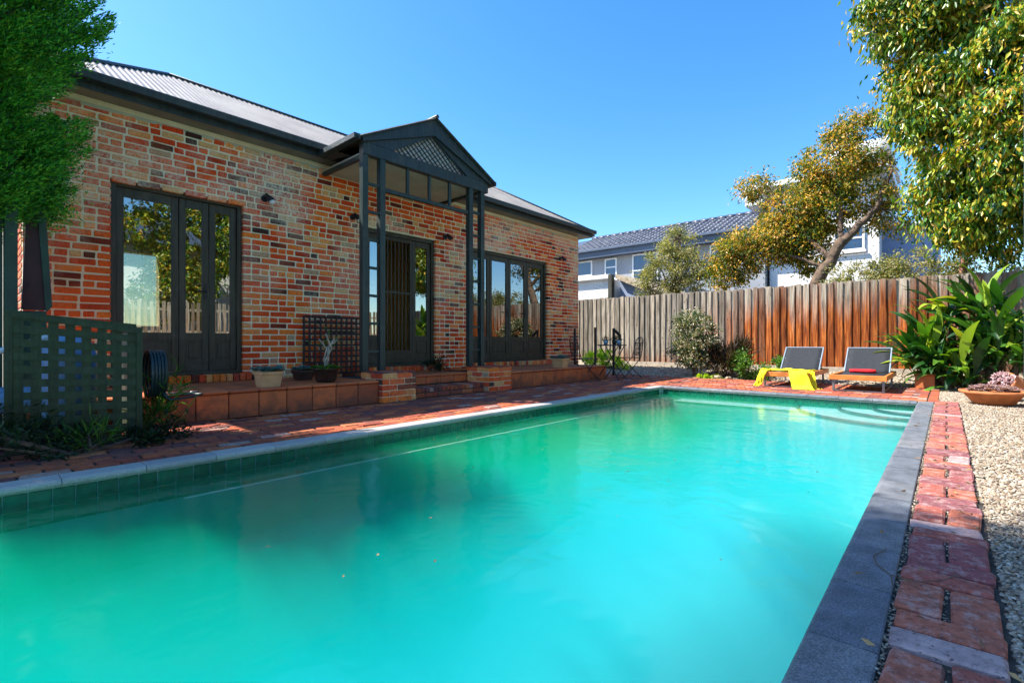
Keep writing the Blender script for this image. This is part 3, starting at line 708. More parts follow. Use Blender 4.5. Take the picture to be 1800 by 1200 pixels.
# roof planes of the portico run back into the main roof
for s_ in (-1, 1):
    V = []; F = []; n = 40; n2 = 12
    xe = EX - .95
    for i in range(n + 1):
        for j in range(n2 + 1):
            x = PX + .15 + (xe - PX - .15) * i / n; y = AP + s_ * (HB + .07) * (1 - j / n2)
            V.append((x, y, gz(y) + .022 + .008 * math.sin(x * 2 * math.pi / .076 * 1.0)))
    for i in range(n):
        for j in range(n2): a = i * (n2 + 1) + j; F.append((a, a + 1, a + n2 + 2, a + n2 + 1))
    q = MB(); q.add(V, F); q.build('portico_roof_sheet', M['iron_roof'], por, True)
    y = AP + s_ * (HB + .03); ya_, yb_ = sorted((y, y + s_ * .10))
    q = MB(); q.box(EX - .02, PX + .10, ya_, yb_, 3.45, 3.52, .004); q.build('gutter', M['navy'], por)
q = MB(); q.tube([(PX + .16, AP, ZP + .03), (xe, AP, ZP + .03)], .03, 8); q.build('ridge_cap', M['navy'], por)
q = MB()
for s_ in (-1, 1): q.bar((PX + .10, AP + s_ * (HB + .09), gz(AP + s_ * (HB + .09)) + .012), (PX + .10, AP, ZP + .012), .04, .03); 
q.build('verge_trim', M['navy'], por)
# boarded portico ceiling
for k in range(11):
    x0 = -6.98 + k * .1; q = MB(); q.box(x0, x0 + .094, PY0 + .06, PY1 - .06, 3.315, 3.33); q.build('ceiling_board', M['cream'], por)
for y in (3.62, 5.80):
    q = MB(); q.box(-6.98, PX - .052, y - .03, y + .03, 3.27, 3.313); q.build('side_beam', M['green'], por)

# spot lamps on the wall
def wall_lamp(y, z, white, label):
    o = empty('wall_lamp', (FX, y, z)); tag(o, label, 'wall lamp', 'spot lamps on the brick wall')
    b = MB(); b.lathe([(0.0, 0), (.045, 0), (.045, .02), (0, .02)], n=14); pl = b.build('backplate', M['iron'], o); pl.rotation_euler = (0, R(90), 0)
    b = MB(); b.tube([(.01, 0, 0), (.07, 0, .03), (.10, .01, .01)], .012, 6); b.build('arm', M['iron'], o)
    b = MB(); b.tube([(.07, -.01, .045), (.10, .015, .0), (.125, .04, -.035), (.13, .045, -.05)], [.022, .034, .046, .048], 12); b.build('lamp_head', M['iron'], o, True)
    if white:
        b = MB(); b.tube([(.13, .045, -.048), (.14, .055, -.075), (.145, .06, -.09)], [.043, .038, .012], 12); b.build('bulb', M['bulb'], o, True)
wall_lamp(2.77, 2.75, True, 'black spot lamp with white globe just right of the nearest door')
wall_lamp(4.10, 2.75, True, 'black spot lamp with white globe close to the left portico post')
wall_lamp(6.00, 2.74, False, 'small black spot lamp right of the security door, under the portico')
wall_lamp(9.62, 2.80, False, 'farthest small black spot lamp, near the right end of the brick wall')

# ---------------------------------------------------------------- terrace, piers, steps
ter = MB()
ter.box(-7.0, -5.50, .35, 3.59, -.03, .255); ter.box(-7.0, -5.93, 3.59, 6.10, -.03, .255); ter.box(-7.0, -5.50, 6.10, 9.22, -.03, .255)
ter = tag(ter.build('terrace', M['joint']), kind='structure')
def tilebox(nm, *a, par=ter, m='tile', bev=.006): q = MB(); q.box(*a, bev); return q.build(nm, M[m], par)
for y0, y1 in ((.35, 3.585), (6.105, 9.22)):
    n = round((y1 - y0) / .30); w = (y1 - y0) / n
    for k in range(n):
        a, b_ = y0 + k * w + .004, y0 + (k + 1) * w - .004
        tilebox('riser_tile', -5.499, -5.482 + random.uniform(0, .003), a, b_, .002, .252)
        tilebox('nosing_tile', -5.78, -5.462, a, b_, .258, .290, bev=.012)
        for j in range(4): tilebox('floor_tile', -5.788 - .30 * (j + 1) + .006, -5.788 - .30 * j, a, b_, .256, .286 + random.uniform(-.001, .001), bev=.003)
for k in range(5):
    a = 4.14 + k * .28
    tilebox('nosing_tile', -6.2, -5.905, a + .003, a + .277, .258, .290, bev=.012); tilebox('riser_tile', -5.929, -5.915, a + .003, a + .277, .15, .255)
    for j in range(3): tilebox('floor_tile', -6.205 - .27 * (j + 1) + .006, -6.205 - .27 * j, a + .003, a + .277, .256, .286, bev=.003)
# lower brick step between the piers
st = MB(); st.box(-5.93, -5.53, 4.14, 5.54, -.03, .085); st = st.build('step', M['joint'], ter)
for k in range(18):
    q = random.choice(SB); y = 4.14 + .039 + k * .078
    b = MB(); b.add([(v[0] * 2.0, v[1], v[2] * .62) for v in q.v], q.f); b.build('brick', M['pav'], st, loc=(-5.63, y, .105))
    b = MB(); b.add([(v[0] * 2.0, v[1], v[2] * .62) for v in q.v], q.f); b.build('brick', M['pav'], st, loc=(-5.855, y, .105)) if k % 1 == 0 else None
for k in range(6):
    q = wb(.225); b = MB(); b.add(q.v, q.f); b.build('brick', M['pav'], st, loc=(-5.575, 4.14 + .117 + k * .234, .035))

def brick_pier(name, x0, x1, y0, y1, label):
    o = empty(name, ((x0 + x1) / 2, (y0 + y1) / 2, 0)); tag(o, label, 'brick pier', 'low brick piers under the portico posts')
    cx, cy_ = (x0 + x1) / 2, (y0 + y1) / 2; hx, hy = (x1 - x0) / 2, (y1 - y0) / 2
    b = MB(); b.box(-hx + .012, hx - .012, -hy + .012, hy - .012, 0, .375); b.build('core', M['mortar'], o)
    H = .0765
    for r_ in range(5):
        z = (r_ + .5) * H; off = .11 if r_ % 2 else 0
        for side in range(4):
            Ln = (hy if side in (0, 2) else hx) * 2; y = -Ln / 2 + (0 if not off else 0); k = 0
            while y < Ln / 2 - .03:
                w = (.116 if (k == 0 and off) else .236); w = min(w, Ln / 2 - y)
                if Ln / 2 - (y + w) < .05: w = Ln / 2 - y
                q = worn_brick(.05, w - .012, H - .011, .006, .003, random.randint(0, 9999))
                dep = (hx if side in (0, 2) else hy) - .025 + random.uniform(-.002, .005); yc = y + w / 2
                loc, rz = {0: ((dep, yc, z), 0), 2: ((-dep, yc, z), 0), 1: ((yc, dep, z), R(90)), 3: ((yc, -dep, z), R(90))}[side]
                if side in (0, 3): q.build('brick', M['brick'], o, loc=loc, rot=(0, 0, rz + random.gauss(0, .01)))
                y += w; k += 1
    for i in range(2):
        for j in range(5):
            q = worn_brick(2 * hx / 2 - .01, 2 * hy / 5 - .01, .03, .006, .003, j + i * 9)
            q.build('brick', M['pav'], o, loc=(-hx + (i + .5) * hx, -hy + (j + .5) * 2 * hy / 5, .378))
brick_pier('brick_pier', -5.925, -5.41, 3.592, 4.132, 'low brick pier carrying the left ladder post of the portico')
brick_pier('brick_pier', -5.925, -5.41, 5.548, 6.09, 'low brick pier carrying the right ladder post of the portico')

# ================================================================ FENCES
def paling_fence(origin, rz, length, z0, z1, label, base, pitch=.078, limit=300, vis=True):
    f = empty('paling_fence', origin, rz); tag(f, label, 'fence')
    n = int(length / pitch); var = []
    for k in range(7):
        rr = random.Random(k + 50); q = MB(); w = .094 if k < 4 else .102; ns = 5; H = z1 - z0
        th = .016
        for i in range(ns + 1):
            zz = z0 + H * i / ns + (rr.uniform(-.012, .012) if i == ns else 0); bx = rr.uniform(-.004, .004); by = rr.uniform(-.003, .003)
            q.v += [(bx - w / 2, by - th / 2, zz), (bx + w / 2, by - th / 2 + rr.uniform(-.002, .002), zz), (bx + w / 2, by + th / 2, zz), (bx - w / 2, by + th / 2, zz)]
        for i in range(ns):
            for a in range(4): q.f.append((i * 4 + a, i * 4 + (a + 1) % 4, i * 4 + 4 + (a + 1) % 4, i * 4 + 4 + a))
        q.f += [(3, 2, 1, 0), (ns * 4, ns * 4 + 1, ns * 4 + 2, ns * 4 + 3)]
        var.append(q.mesh('paling', M['paling']))
    for i in range(n):
        front = i % 2
        link('paling', random.choice(var), f, (i * pitch + random.uniform(-.006, .006), (-.024 if front else 0) + random.uniform(-.003, .003), random.uniform(-.014, .014)), (0, random.gauss(0, .004), random.gauss(0, .04)))
    for z in (z0 + .25, z0 + 1.0, z1 - .25):
        q = MB(); q.box(0, length, .012, .05, z - .04, z + .04); q.build('rail', M['sleeper'], f)
    k = 0
    while k * 2.4 < length:
        q = MB(); q.box(k * 2.4, min(length, k * 2.4 + 2.39), -.040, -.012, z0 - .15, z0 + .02, .004); q.build('plinth_board', M['sleeper'], f); k += 1
    return f
paling_fence((-8.7, 12.82, 0), 0, 13.2, .22, 2.10, 'tall timber paling fence across the back, grey ends and orange brown middle', 0)
paling_fence((4.5, 12.8, 0), R(-90), 15.8, .12, 2.1, 'timber paling fence along the right side of the yard, out past the gravel', 0, .16)

# ================================================================ NEIGHBOURS
gh = empty('grey_house', (-10.5, 22, 0)); tag(gh, 'two storey grey rendered house with blue grey tiled roof behind the fence', 'house')
def hx(o, loc): o.matrix_parent_inverse = Matrix.Translation(-Vector(loc)); return o
GL = (-10.5, 22, 0)
b = MB(); b.box(-16.5, -5.6, 22, 29, 0, 5.5); hx(b.build('wall', M['grey'], gh), GL)
b = MB(); b.box(-16.9, -5.4, 21.55, 22.0 - .003, 5.12, 5.42); hx(b.build('fascia', M['dgrey'], gh), GL)
b = MB(); b.box(-16.9, -5.4, 21.42, 21.56, 5.42, 5.54, .02); hx(b.build('gutter', M['dgrey'], gh), GL)
rf = MB(); rf.prism([(21.5, 5.45), (24.6, 6.78), (27.7, 5.45)], 0, -16.9, -5.6); rf = hx(rf.build('roof', M['dgrey'], gh), GL)
tv = MB(); nn = 8
for i in range(nn + 1):
    x = -.152 + .304 * i / nn; z = .045 * math.sin(math.pi * min(1, i / nn * 1.6)) if i / nn < .625 else -.012 * math.sin(math.pi * (i / nn - .625) / .375)
    tv.v += [(x, -.21, z + .03), (x, .19, z), (x, -.21, z - .0)]
for i in range(nn): tv.f += [(i * 3, i * 3 + 3, i * 3 + 4, i * 3 + 1), (i * 3 + 2, i * 3 + 5, i * 3 + 3, i * 3)]
tm = tv.mesh('roof_tile', M['rooftile']); tm.polygons.foreach_set('use_smooth', [True] * len(tm.polygons))
sl_ = math.atan2(1.33, 3.1)
for r_ in range(9):
    for c_ in range(32):
        t_ = .18 + r_ * .372
        link('roof_tile', tm, rf, (-15.3 + c_ * .304 + random.uniform(-.008, .008), 21.5 + t_ * math.cos(sl_), 5.46 + t_ * math.sin(sl_) + random.uniform(0, .01)), (sl_, random.gauss(0, .01), 0))
b = MB()
for c_ in range(24): b.tube([(-15.5 + c_ * .42, 24.6, 6.82), (-15.5 + c_ * .42 + .43, 24.6, 6.80)], [.13, .11], 8)
tag(b.build('ridge_tile', M['rooftile_j'], rf, True), kind='stuff')
def window(par, loc, x0, x1, y, z0, z1, fr='white', glass='wglass', mull=None, sill=True):
    b = MB(); w = .07
    b.box(x0 - w, x0, y - .06, y + .02, z0 - w, z1 + w); b.box(x1, x1 + w, y - .06, y + .02, z0 - w, z1 + w); b.box(x0, x1, y - .06, y + .02, z1, z1 + w); b.box(x0, x1, y - .06, y + .02, z0 - w, z0)
    if mull: b.box(x0, x1, y - .05, y, mull - .03, mull + .03)
    o = hx(b.build('window', M[fr], par), loc)
    b = MB(); b.box(x0, x1, y - .025, y - .01, z0, z1); b.build('pane', M[glass], o)
    if sill: b = MB(); b.box(x0 - .12, x1 + .12, y - .12, y - .062, z0 - .16, z0 - .075); b.build('sill', M[fr], o)
window(gh, GL, -14.9, -13.95, 21.99, 4.35, 5.0, mull=None); window(gh, GL, -13.05, -12.5, 21.99, 4.05, 4.98, mull=4.6)
window(gh, GL, -11.5, -10.3, 21.99, 3.55, 5.02, mull=4.3); window(gh, GL, -7.75, -7.1, 21.99, 4.1, 5.0, mull=4.55)
b = MB(); b.box(-6.2, -5.55, 21.4, 24.7, 6.35, 6.8); hx(b.build('parapet', M['white'], gh), GL)

b = MB(); b.box(-9.0, -8.9, 21.88, 21.985, 0, 5.1); hx(b.build('downpipe', M['grey'], gh), GL)
wh = empty('white_house', (-3.5, 23, 0)); tag(wh, 'tall white house with flat overhanging eave behind the leaning tree', 'house'); WL = (-3.5, 23, 0)
b = MB(); b.box(-5.5, -1.85, 22.3, 29, 0, 7.0); hx(b.build('wall', M['whitewall'], wh), WL)
b = MB(); b.box(-3.3, -1.9, 23.2, 29, 6.99, 8.2); hx(b.build('upper_wall', M['whitewall'], wh), WL)
b = MB(); b.box(-6.3, -1.5, 21.6, 29.4, 7.0, 7.22, .02); hx(b.build('roof_slab', M['white'], wh), WL)
b = MB(); b.box(-3.6, -1.6, 22.6, 29.2, 8.2, 8.36, .02); hx(b.build('upper_roof_slab', M['white'], wh), WL)
b = MB(); b.box(-6.2, -1.6, 21.7, 22.28, 6.93, 6.995); hx(b.build('soffit', M['cream'], wh), WL)
b = MB(); b.box(-1.845, -.2, 23.4, 29, 0, 5.2); hx(b.build('side_wing', M['bluewall'], wh), WL)
window(wh, WL, -3.2, -2.35, 22.29, 4.3, 5.1, mull=4.7)
window(wh, WL, -5.0, -4.4, 22.29, 4.3, 5.2, mull=4.7)

gr = empty('white_brick_garage', (-9, 16, 0)); tag(gr, 'low white painted brick garage with brown tiled roof just behind the fence', 'garage'); GR = (-9, 16, 0)
wv_ = MB(); wv_.box(-12.5, -8.86, 15.2, 20, 0, 3.02); wv_ = hx(wv_.build('wall', M['whitewall'], gr), GR)
q = worn_brick(.235, .02, .072, .004, .002, 5).mesh('brick', M['whitewall'])
for r_ in range(15):
    for c_ in range(8): link('brick', q, wv_, (-10.75 + c_ * .245 + (.12 if r_ % 2 else 0) + .0, 15.195, 2.0 + r_ * .083 - .2 * 0 - .28))
b = MB(); b.box(-12.5, -8.78, 15.02, 15.19, 3.02, 3.16, .01); hx(b.build('parapet_cap', M['white'], gr), GR)
b = MB(); b.box(-8.84, -8.70, 15.0, 15.2, 0, 3.15); hx(b.build('downpipe', M['frame'], gr), GR)
b = MB(); b.prism([(-8.7, 0), (-6.6, 0), (-6.6, 2.05), (-8.7, 3.02)], 1, 15.6, 19); hx(b.build('gable_wall', M['bluewall'], gr), GR)
b = MB(); b.prism([(-8.75, 3.04), (-6.2, 1.88), (-6.2, 1.98), (-8.75, 3.20)], 1, 15.35, 19.4); hx(b.build('roof', M['rock'], gr), GR)
b = MB(); b.prism([(-8.8, 3.1), (-6.0, 2.35), (-6.0, 2.55), (-8.8, 3.3)], 1, 19.5, 19.8); hx(b.build('rear_roof', M['dgrey'], gr), GR)

eh = empty('pale_house', (11, 6, 0)); tag(eh, 'pale house beyond the right hand fence, mostly out of the picture', 'house'); EL = (11, 6, 0)
b = MB(); b.box(9, 14, 3.5, 9.5, 0, 4.6); hx(b.build('wall', M['whitewall'], eh), EL)
b = MB(); b.prism([(8.4, 4.6), (11.5, 6.2), (14.6, 4.6)], 1, 3, 10); hx(b.build('roof', M['dgrey'], eh), EL)

# ================================================================ FOLIAGE
def leaf_mesh(name, P, L, Wd, mat, droop=.5, jit=.6, fold=.15, outward=None, dirs=None):
    """one folded leaf (two quads' worth: 4 points, 2 triangles... a kite with a raised midrib) at every point of P"""
    n = len(P); rg = RNG
    d = rg.normal(size=(n, 3)) * jit; 
    if outward is not None: d += outward
    d[:, 2] -= droop
    if dirs is not None: d = dirs + rg.normal(size=(n, 3)) * jit
    d /= np.linalg.norm(d, axis=1, keepdims=True) + 1e-9
    r = rg.normal(size=(n, 3)); s = np.cross(d, r); s /= np.linalg.norm(s, axis=1, keepdims=True) + 1e-9
    nn_ = np.cross(s, d)
    l = (L * rg.uniform(.6, 1.25, n))[:, None]; w = (Wd * rg.uniform(.7, 1.2, n))[:, None]
    a = P; t_ = P + d * l + nn_ * l * -.12
    m = P + d * l * .45; b1 = m + s * w * .5 + nn_ * w * fold; b2 = m - s * w * .5 + nn_ * w * fold
    V = np.stack([a, b1, t_, b2], 1).reshape(-1, 3); i = np.arange(n)[:, None] * 4
    F = np.concatenate([i + np.array([[0, 1, 2]]), i + np.array([[0, 2, 3]])], 1).reshape(-1, 3)
    return np_mesh(name, V, F, mat)
def clumps(blobs, per=26, sub=.33, dens=1.0, shell=.55, seed=1):
    """leaf positions: ellipsoid blobs filled with smaller clumps, mostly near the surface; returns points and outward directions"""
    rg = np.random.default_rng(seed); PP = []; OO = []
    for cx, cy_, cz, rx, ry, rz, n in blobs:
        rad = np.array([rx, ry, rz]); k = max(6, int(per * (rx * ry * rz) ** .5 * 2.2))
        u = rg.normal(size=(k, 3)); u /= np.linalg.norm(u, axis=1, keepdims=True)
        cc = u * rad * (shell + (1 - shell) * rg.random((k, 1))) * rg.uniform(.85, 1.12, (k, 1))
        which = rg.integers(0, k, n); sz = sub * rg.uniform(.5, 1.3, k)
        off = rg.normal(size=(n, 3)) * .42
        p = cc[which] + off * sz[which][:, None] * np.array([1, 1, .8])
        PP.append(p + np.array([cx, cy_, cz])); o = p / rad; OO.append(o / (np.linalg.norm(o, axis=1, keepdims=True) + 1e-9))
    return np.concatenate(PP), np.concatenate(OO)
def limb(mb, a, b, r0, r1, wob=.08, n=6, seed=0):
    rr = random.Random(seed); a = Vector(a); b = Vector(b); pts = []
    for i in range(n + 1):
        t_ = i / n; p = a.lerp(b, t_)
        if 0 < i < n: p += Vector((rr.uniform(-1, 1), rr.uniform(-1, 1), rr.uniform(-.4, .4))) * wob * (b - a).length * .35
        pts.append(p)
    mb.tube(pts, [r0 + (r1 - r0) * i / n for i in range(n + 1)], 9, False); return pts

# cypress at the left, close to the camera: upright feathery sprays
cy_o = empty('cypress_tree', (-5.50, -.20, 0)); tag(cy_o, 'dense feathery dark green cypress at the left edge in front of the brick house', 'tree')
b = MB(); b.tube([(0, 0, -.03), (.03, .02, 1.2), (0, 0, 2.4), (.03, 0, 3.6), (0, 0, 4.4)], [.19, .15, .13, .06, .02], 10, False); b.build('trunk', M['bark'], cy_o, True)
rg = np.random.default_rng(5)
def cyp_r(z): return .80 * np.clip((z - 1.55) / .8, 0, 1) ** .6 * np.clip((4.7 - z) / 1.2, 0, 1) ** .55
pts = []; dr = []
for k in range(950):
    z = 1.65 + 2.95 * rg.random(); th_ = rg.random() * 6.283; r_ = float(cyp_r(z)) * (.5 + .5 * rg.random() ** .45) * (1 + .22 * math.sin(th_ * 5 + z * 3))
    c_ = np.array([r_ * math.cos(th_) * (1 + .10 * math.sin(z * 4.3)), r_ * math.sin(th_) * (1 + .10 * math.sin(z * 4.3)), z]); out = np.array([math.cos(th_), math.sin(th_), .9]); out /= np.linalg.norm(out)
    if k < 190:
        q_ = np.clip(rg.normal(size=3) * np.array([.17, .17, .2]), -.27, .27); c_ = np.array([-.36, .44, 2.25]) + q_; z = c_[2]
    n = 330 if z < 4.3 else 170
    s_ = rg.random(n)[:, None]; wid = .115 * (1 - s_ * .8)
    p = c_ + out * (s_ - .55) * .42 + rg.normal(size=(n, 3)) * wid * .62
    pts.append(p); dr.append(np.repeat(out[None], n, 0) + (p - c_) * 1.5)
P_ = np.concatenate(pts); D_ = np.concatenate(dr)
link('crown', leaf_mesh('crown', P_, .042, .012, M['cyp'], jit=.4, dirs=D_), cy_o)
b = MB()
for k in range(60):
    z = rg.uniform(1.7, 4.1); th_ = rg.random() * 6.28; r_ = float(cyp_r(z)) * .8
    b.tube([(0, 0, z - .3), (r_ * .5 * math.cos(th_), r_ * .5 * math.sin(th_), z - .05), (r_ * math.cos(th_), r_ * math.sin(th_), z + .25)], [.03, .018, .006], 5, False)
b.build('branch', M['bark'], cy_o)

def tree(name, base, label, cat, group, limbs, blobs, leafm, barkm, L, Wd, droop=.5, jit=.6, per=26, sub=.33, seed=1, out=.4, twig=True):
    o = empty(name, base); tag(o, label, cat, group); B_ = Vector(base)
    b = MB()
    for i, (p, q, r0, r1) in enumerate(limbs): limb(b, Vector(p) - B_, Vector(q) - B_, r0, r1, seed=seed + i)
    if limbs: b.build('trunk', M[barkm], o, True)
    bl = [(x - B_.x, y - B_.y, z - B_.z, rx, ry, rz, n) for x, y, z, rx, ry, rz, n in blobs]
    P_, O_ = clumps(bl, per, sub, seed=seed)
    link('crown', leaf_mesh('crown', P_, L, Wd, M[leafm], droop, jit, outward=O_ * out), o)
    if twig and limbs:
        b = MB(); rr = random.Random(seed); tips = [Vector(q) - B_ for p, q, r0, r1 in limbs]
        for x, y, z, rx, ry, rz, n in bl:
            for k in range(7):
                e_ = Vector((x + rr.uniform(-.8, .8) * rx, y + rr.uniform(-.8, .8) * ry, z + rr.uniform(-.7, .8) * rz)); s_ = min(tips, key=lambda t_: (t_ - e_).length)
                b.tube([s_, s_.lerp(e_, .5) + Vector((0, 0, .08)), e_], [.022, .014, .005], 5, False)
        b.build('twigs', M[barkm], o)
    return o
tree('leaning_tree', (-2.62, 14.5, 0), 'gum tree with rust and olive leaves on a thick trunk leaning right over the fence', 'tree', None,
     [((-2.62, 14.5, -.03), (-2.5, 14.5, 2.3), .17, .155), ((-2.5, 14.5, 2.25), (-1.95, 14.7, 3.35), .155, .12), ((-1.95, 14.7, 3.3), (-1.3, 15.0, 4.1), .11, .06), ((-1.3, 15, 4.1), (-1.0, 15.1, 5.0), .055, .03),
      ((-2.2, 14.6, 2.9), (-3.2, 14.9, 4.2), .07, .035), ((-1.95, 14.7, 3.3), (-2.2, 15.1, 5.0), .07, .03), ((-2.3, 14.6, 2.7), (-3.8, 14.8, 3.4), .05, .025), ((-2.2, 15.1, 5.0), (-2.0, 15.3, 6.4), .03, .012)],
     [(-2.2, 15.2, 5.35, .85, .7, .85, 5200), (-1.55, 15.4, 4.85, .8, .7, .95, 4000), (-1.75, 15.3, 6.25, .60, .5, .50, 2200), (-3.1, 15.0, 4.35, .85, .7, .75, 4800),
      (-4.15, 15.2, 5.25, .42, .4, .38, 1500), (-3.9, 15.0, 3.55, .95, .7, .75, 6500), (-4.9, 15.1, 3.0, .65, .6, .60, 3600), (-2.9, 15.2, 3.2, .7, .6, .6, 3200), (-1.0, 15.6, 3.9, .6, .6, .5, 1500), (-2.35, 15.2, 4.2, .7, .5, .6, 4200), (-3.3, 15.0, 3.7, .9, .6, .7, 5200), (-4.6, 15.0, 3.5, .6, .5, .5, 2600), (-2.7, 15.2, 5.0, .6, .5, .6, 2600)],
     'olive', 'bark', .10, .042, droop=.7, sub=.36, seed=3, per=30)
tree('bushy_tree', (-6.6, 15.4, 0), 'small bushy grey olive tree in front of the grey house, above the fence', 'tree', None,
     [((-6.6, 15.4, -.03), (-6.6, 15.3, 2.6), .09, .06), ((-6.6, 15.3, 2.5), (-6.4, 15.2, 4.1), .05, .015), ((-6.6, 15.3, 2.3), (-7.1, 15.2, 3.4), .04, .012)],
     [(-6.65, 15.2, 3.05, 1.05, .8, .95, 7500), (-6.45, 15.2, 3.9, .55, .5, .62, 2600), (-6.0, 15.2, 3.0, .7, .6, .6, 2500), (-7.4, 15.2, 2.7, .4, .4, .6, 1300)],
     'bushy', 'bark', .085, .034, droop=.3, sub=.3, seed=9, per=34)
tree('hedge_shrub', (-1.2, 14.1, 0), 'low bushy shrub showing just above the fence right of the leaning trunk', 'shrub', None,
     [((-1.2, 14.1, -.03), (-1.2, 14.1, 1.6), .05, .03)],
     [(-1.5, 14.1, 2.2, .9, .5, .50, 4200), (-.5, 14.1, 2.25, .9, .5, .55, 4200), (.3, 14.2, 2.2, .8, .5, .5, 2600), (-1.0, 14.1, 1.7, 1.5, .5, .5, 1500)],
     'bushy', 'bark', .075, .03, droop=.1, sub=.28, seed=11, per=34)
tree('tall_tree', (1.6, 13.9, 0), 'tall tree with long hanging green and gold leaves filling the upper right corner', 'tree', None,
     [((1.6, 13.9, -.03), (1.3, 13.7, 2.6), .24, .19), ((1.3, 13.7, 2.6), (1.0, 13.2, 5.5), .19, .11), ((1.2, 13.6, 3.0), (.1, 12.9, 5.2), .09, .04), ((1.0, 13.2, 5.5), (1.0, 12.5, 8.5), .1, .04), ((1.3, 13.7, 2.8), (2.6, 12.9, 5.5), .1, .05), ((.3, 14.0, 0), (.25, 13.8, 3.0), .07, .06)],
     [(-.75, 12.3, 7.3, .8, .8, .9, 4200), (-.35, 12.5, 5.6, .75, .7, 1.0, 4200), (.9, 12.5, 7.6, 1.75, 1.6, 1.6, 13500), (.35, 12.5, 5.6, 1.15, 1.1, 1.1, 8500), (.95, 12.3, 4.1, 1.15, 1.0, 1.15, 9000), (.15, 12.9, 3.7, .62, .6, .95, 3600), (1.7, 12.2, 5.8, 1.4, 1.3, 1.5, 8500), (-.1, 12.3, 7.1, .95, .9, 1.0, 5200),
      (.6, 13.0, 3.0, .75, .6, .65, 3500), (1.8, 12.3, 3.6, 1.1, .9, .95, 5200), (-.25, 12.2, 8.4, .8, .8, .7, 3000), (1.2, 12.5, 9.2, 1.8, 1.6, 1.2, 6000), (-.55, 12.6, 6.1, .35, .4, .9, 1500), (2.8, 12.3, 6.8, 1.3, 1.3, 1.8, 5000), (-.05, 12.4, 5.0, .65, .6, 1.2, 3600), (.25, 12.6, 3.3, .6, .5, .55, 2600), (.95, 11.9, 5.2, .9, .8, 1.6, 6500)],
     'gum', 'paper', .14, .050, droop=1.1, jit=.5, sub=.36, seed=17, per=20, out=.25)
tree('shade_tree', (-5.2, -3.4, 0), 'unseen high crowned gum tree added behind the camera to shade the near path', 'tree', None,
     [((-5.2, -3.4, -.03), (-4.6, -2.7, 4.5), .22, .15), ((-4.6, -2.7, 4.5), (-4.0, -2.0, 7.2), .14, .05)],
     [(-4.0, -1.35, 7.1, 1.1, 1.1, 1.0, 17000), (-3.2, -1.2, 7.3, 1.3, 1.0, .8, 19000), (-4.0, -2.5, 7.6, 1.4, 1.2, 1.0, 9000), (-2.4, -.95, 7.6, 1.2, 1.0, .8, 16000)], 'gum', 'bark', .14, .05, droop=.8, sub=.45, seed=77, twig=False)  # unseen tree, crown added and shaped to shade the near path and gravel
for i, (x, y, h_, nm) in enumerate(((5.6, 2.6, 8.2, 'nearest of the leafy trees beyond the right hand fence, seen mostly as reflections'), (6.0, 5.8, 7.5, 'middle leafy tree beyond the right hand fence, seen mostly as reflections'), (5.8, 9.4, 8.0, 'far leafy tree beyond the right hand fence, seen mostly as reflections'))):
    tree('side_tree', (x, y, 0), nm, 'tree', 'trees beyond the right hand fence', [((x, y, -.03), (x, y, h_ * .5), .14, .08)],
         [(x, y, h_ * .6, 1.7, 1.9, 2.0, 11000), (x - .5, y + .7, h_ * .85, 1.5, 1.5, 1.3, 7000), (x - .3, y - .8, h_ * .36, 1.4, 1.3, 1.2, 5000)], 'gum', 'bark', .15, .07, droop=.6, seed=30 + i, twig=False)

def shrub(name, x, y, z, blobs, mat, L, Wd, label, cat, seed, droop=0, jit=.6, sub=.22, per=40, out=.6, stems=6, group=None):
    o = empty(name, (x, y, z)); tag(o, label, cat, group)
    P_, O_ = clumps(blobs, per, sub, seed=seed)
    P_[:, 2] = np.maximum(P_[:, 2], .01)
    link('foliage', leaf_mesh('foliage', P_, L, Wd, M[mat], droop, jit, outward=O_ * out), o)
    b = MB(); rr = random.Random(seed)
    for k in range(stems):
        bl = random.choice(blobs); b.tube([(rr.uniform(-.05, .05), rr.uniform(-.05, .05), -.02), (bl[0] * .5 + rr.uniform(-.1, .1), bl[1] * .5, bl[2] * .5), (bl[0] + rr.uniform(-.5, .5) * bl[3], bl[1], bl[2] + rr.uniform(-.2, .5) * bl[5])], [.012, .009, .004], 5, False)
    b.build('stem', M['bark'], o); return o
shrub('round_shrub', -4.35, 11.25, .02, [(0, 0, .98, .56, .5, .54, 7200), (.05, 0, .55, .6, .5, .42, 5000), (-.1, 0, 1.25, .35, .35, .22, 1200)], 'varieg', .06, .030, 'rounded shrub with dark leaves edged pale pink, against the fence', 'shrub', 41, sub=.16, per=70)
shrub('strappy_plant', -3.70, 11.35, .02, [(0, 0, .3, .42, .3, .25, 900), (.2, 0, .5, .3, .2, .22, 500)], 'purple', .26, .020, 'dark strappy leaved plant right of the rounded shrub', 'plant', 42, droop=-.9, jit=.5, sub=.25)
shrub('green_shrub', -3.12, 11.1, .0, [(0, 0, .22, .36, .3, .22, 1500), (-.1, 0, .42, .22, .2, .2, 700), (.3, 0, .15, .2, .2, .13, 400)], 'fresh', .07, .028, 'low fresh green shrub at the deck edge left of the loungers', 'shrub', 43, sub=.14)
shrub('green_shrub', -2.62, 11.9, .08, [(0, 0, .22, .25, .2, .22, 700)], 'fresh', .07, .028, 'small green shrub by the fence plinth just left of the first lounger back', 'shrub', 44, sub=.12)
shrub('lime_shrub', -7.35, 11.9, .05, [(0, 0, .3, .38, .3, .3, 1500), (.45, -.1, .25, .25, .25, .22, 800), (.9, -.2, .12, .22, .2, .13, 400)], 'lime', .06, .035, 'bright lime green shrub behind the bistro chairs', 'shrub', 45, sub=.14)
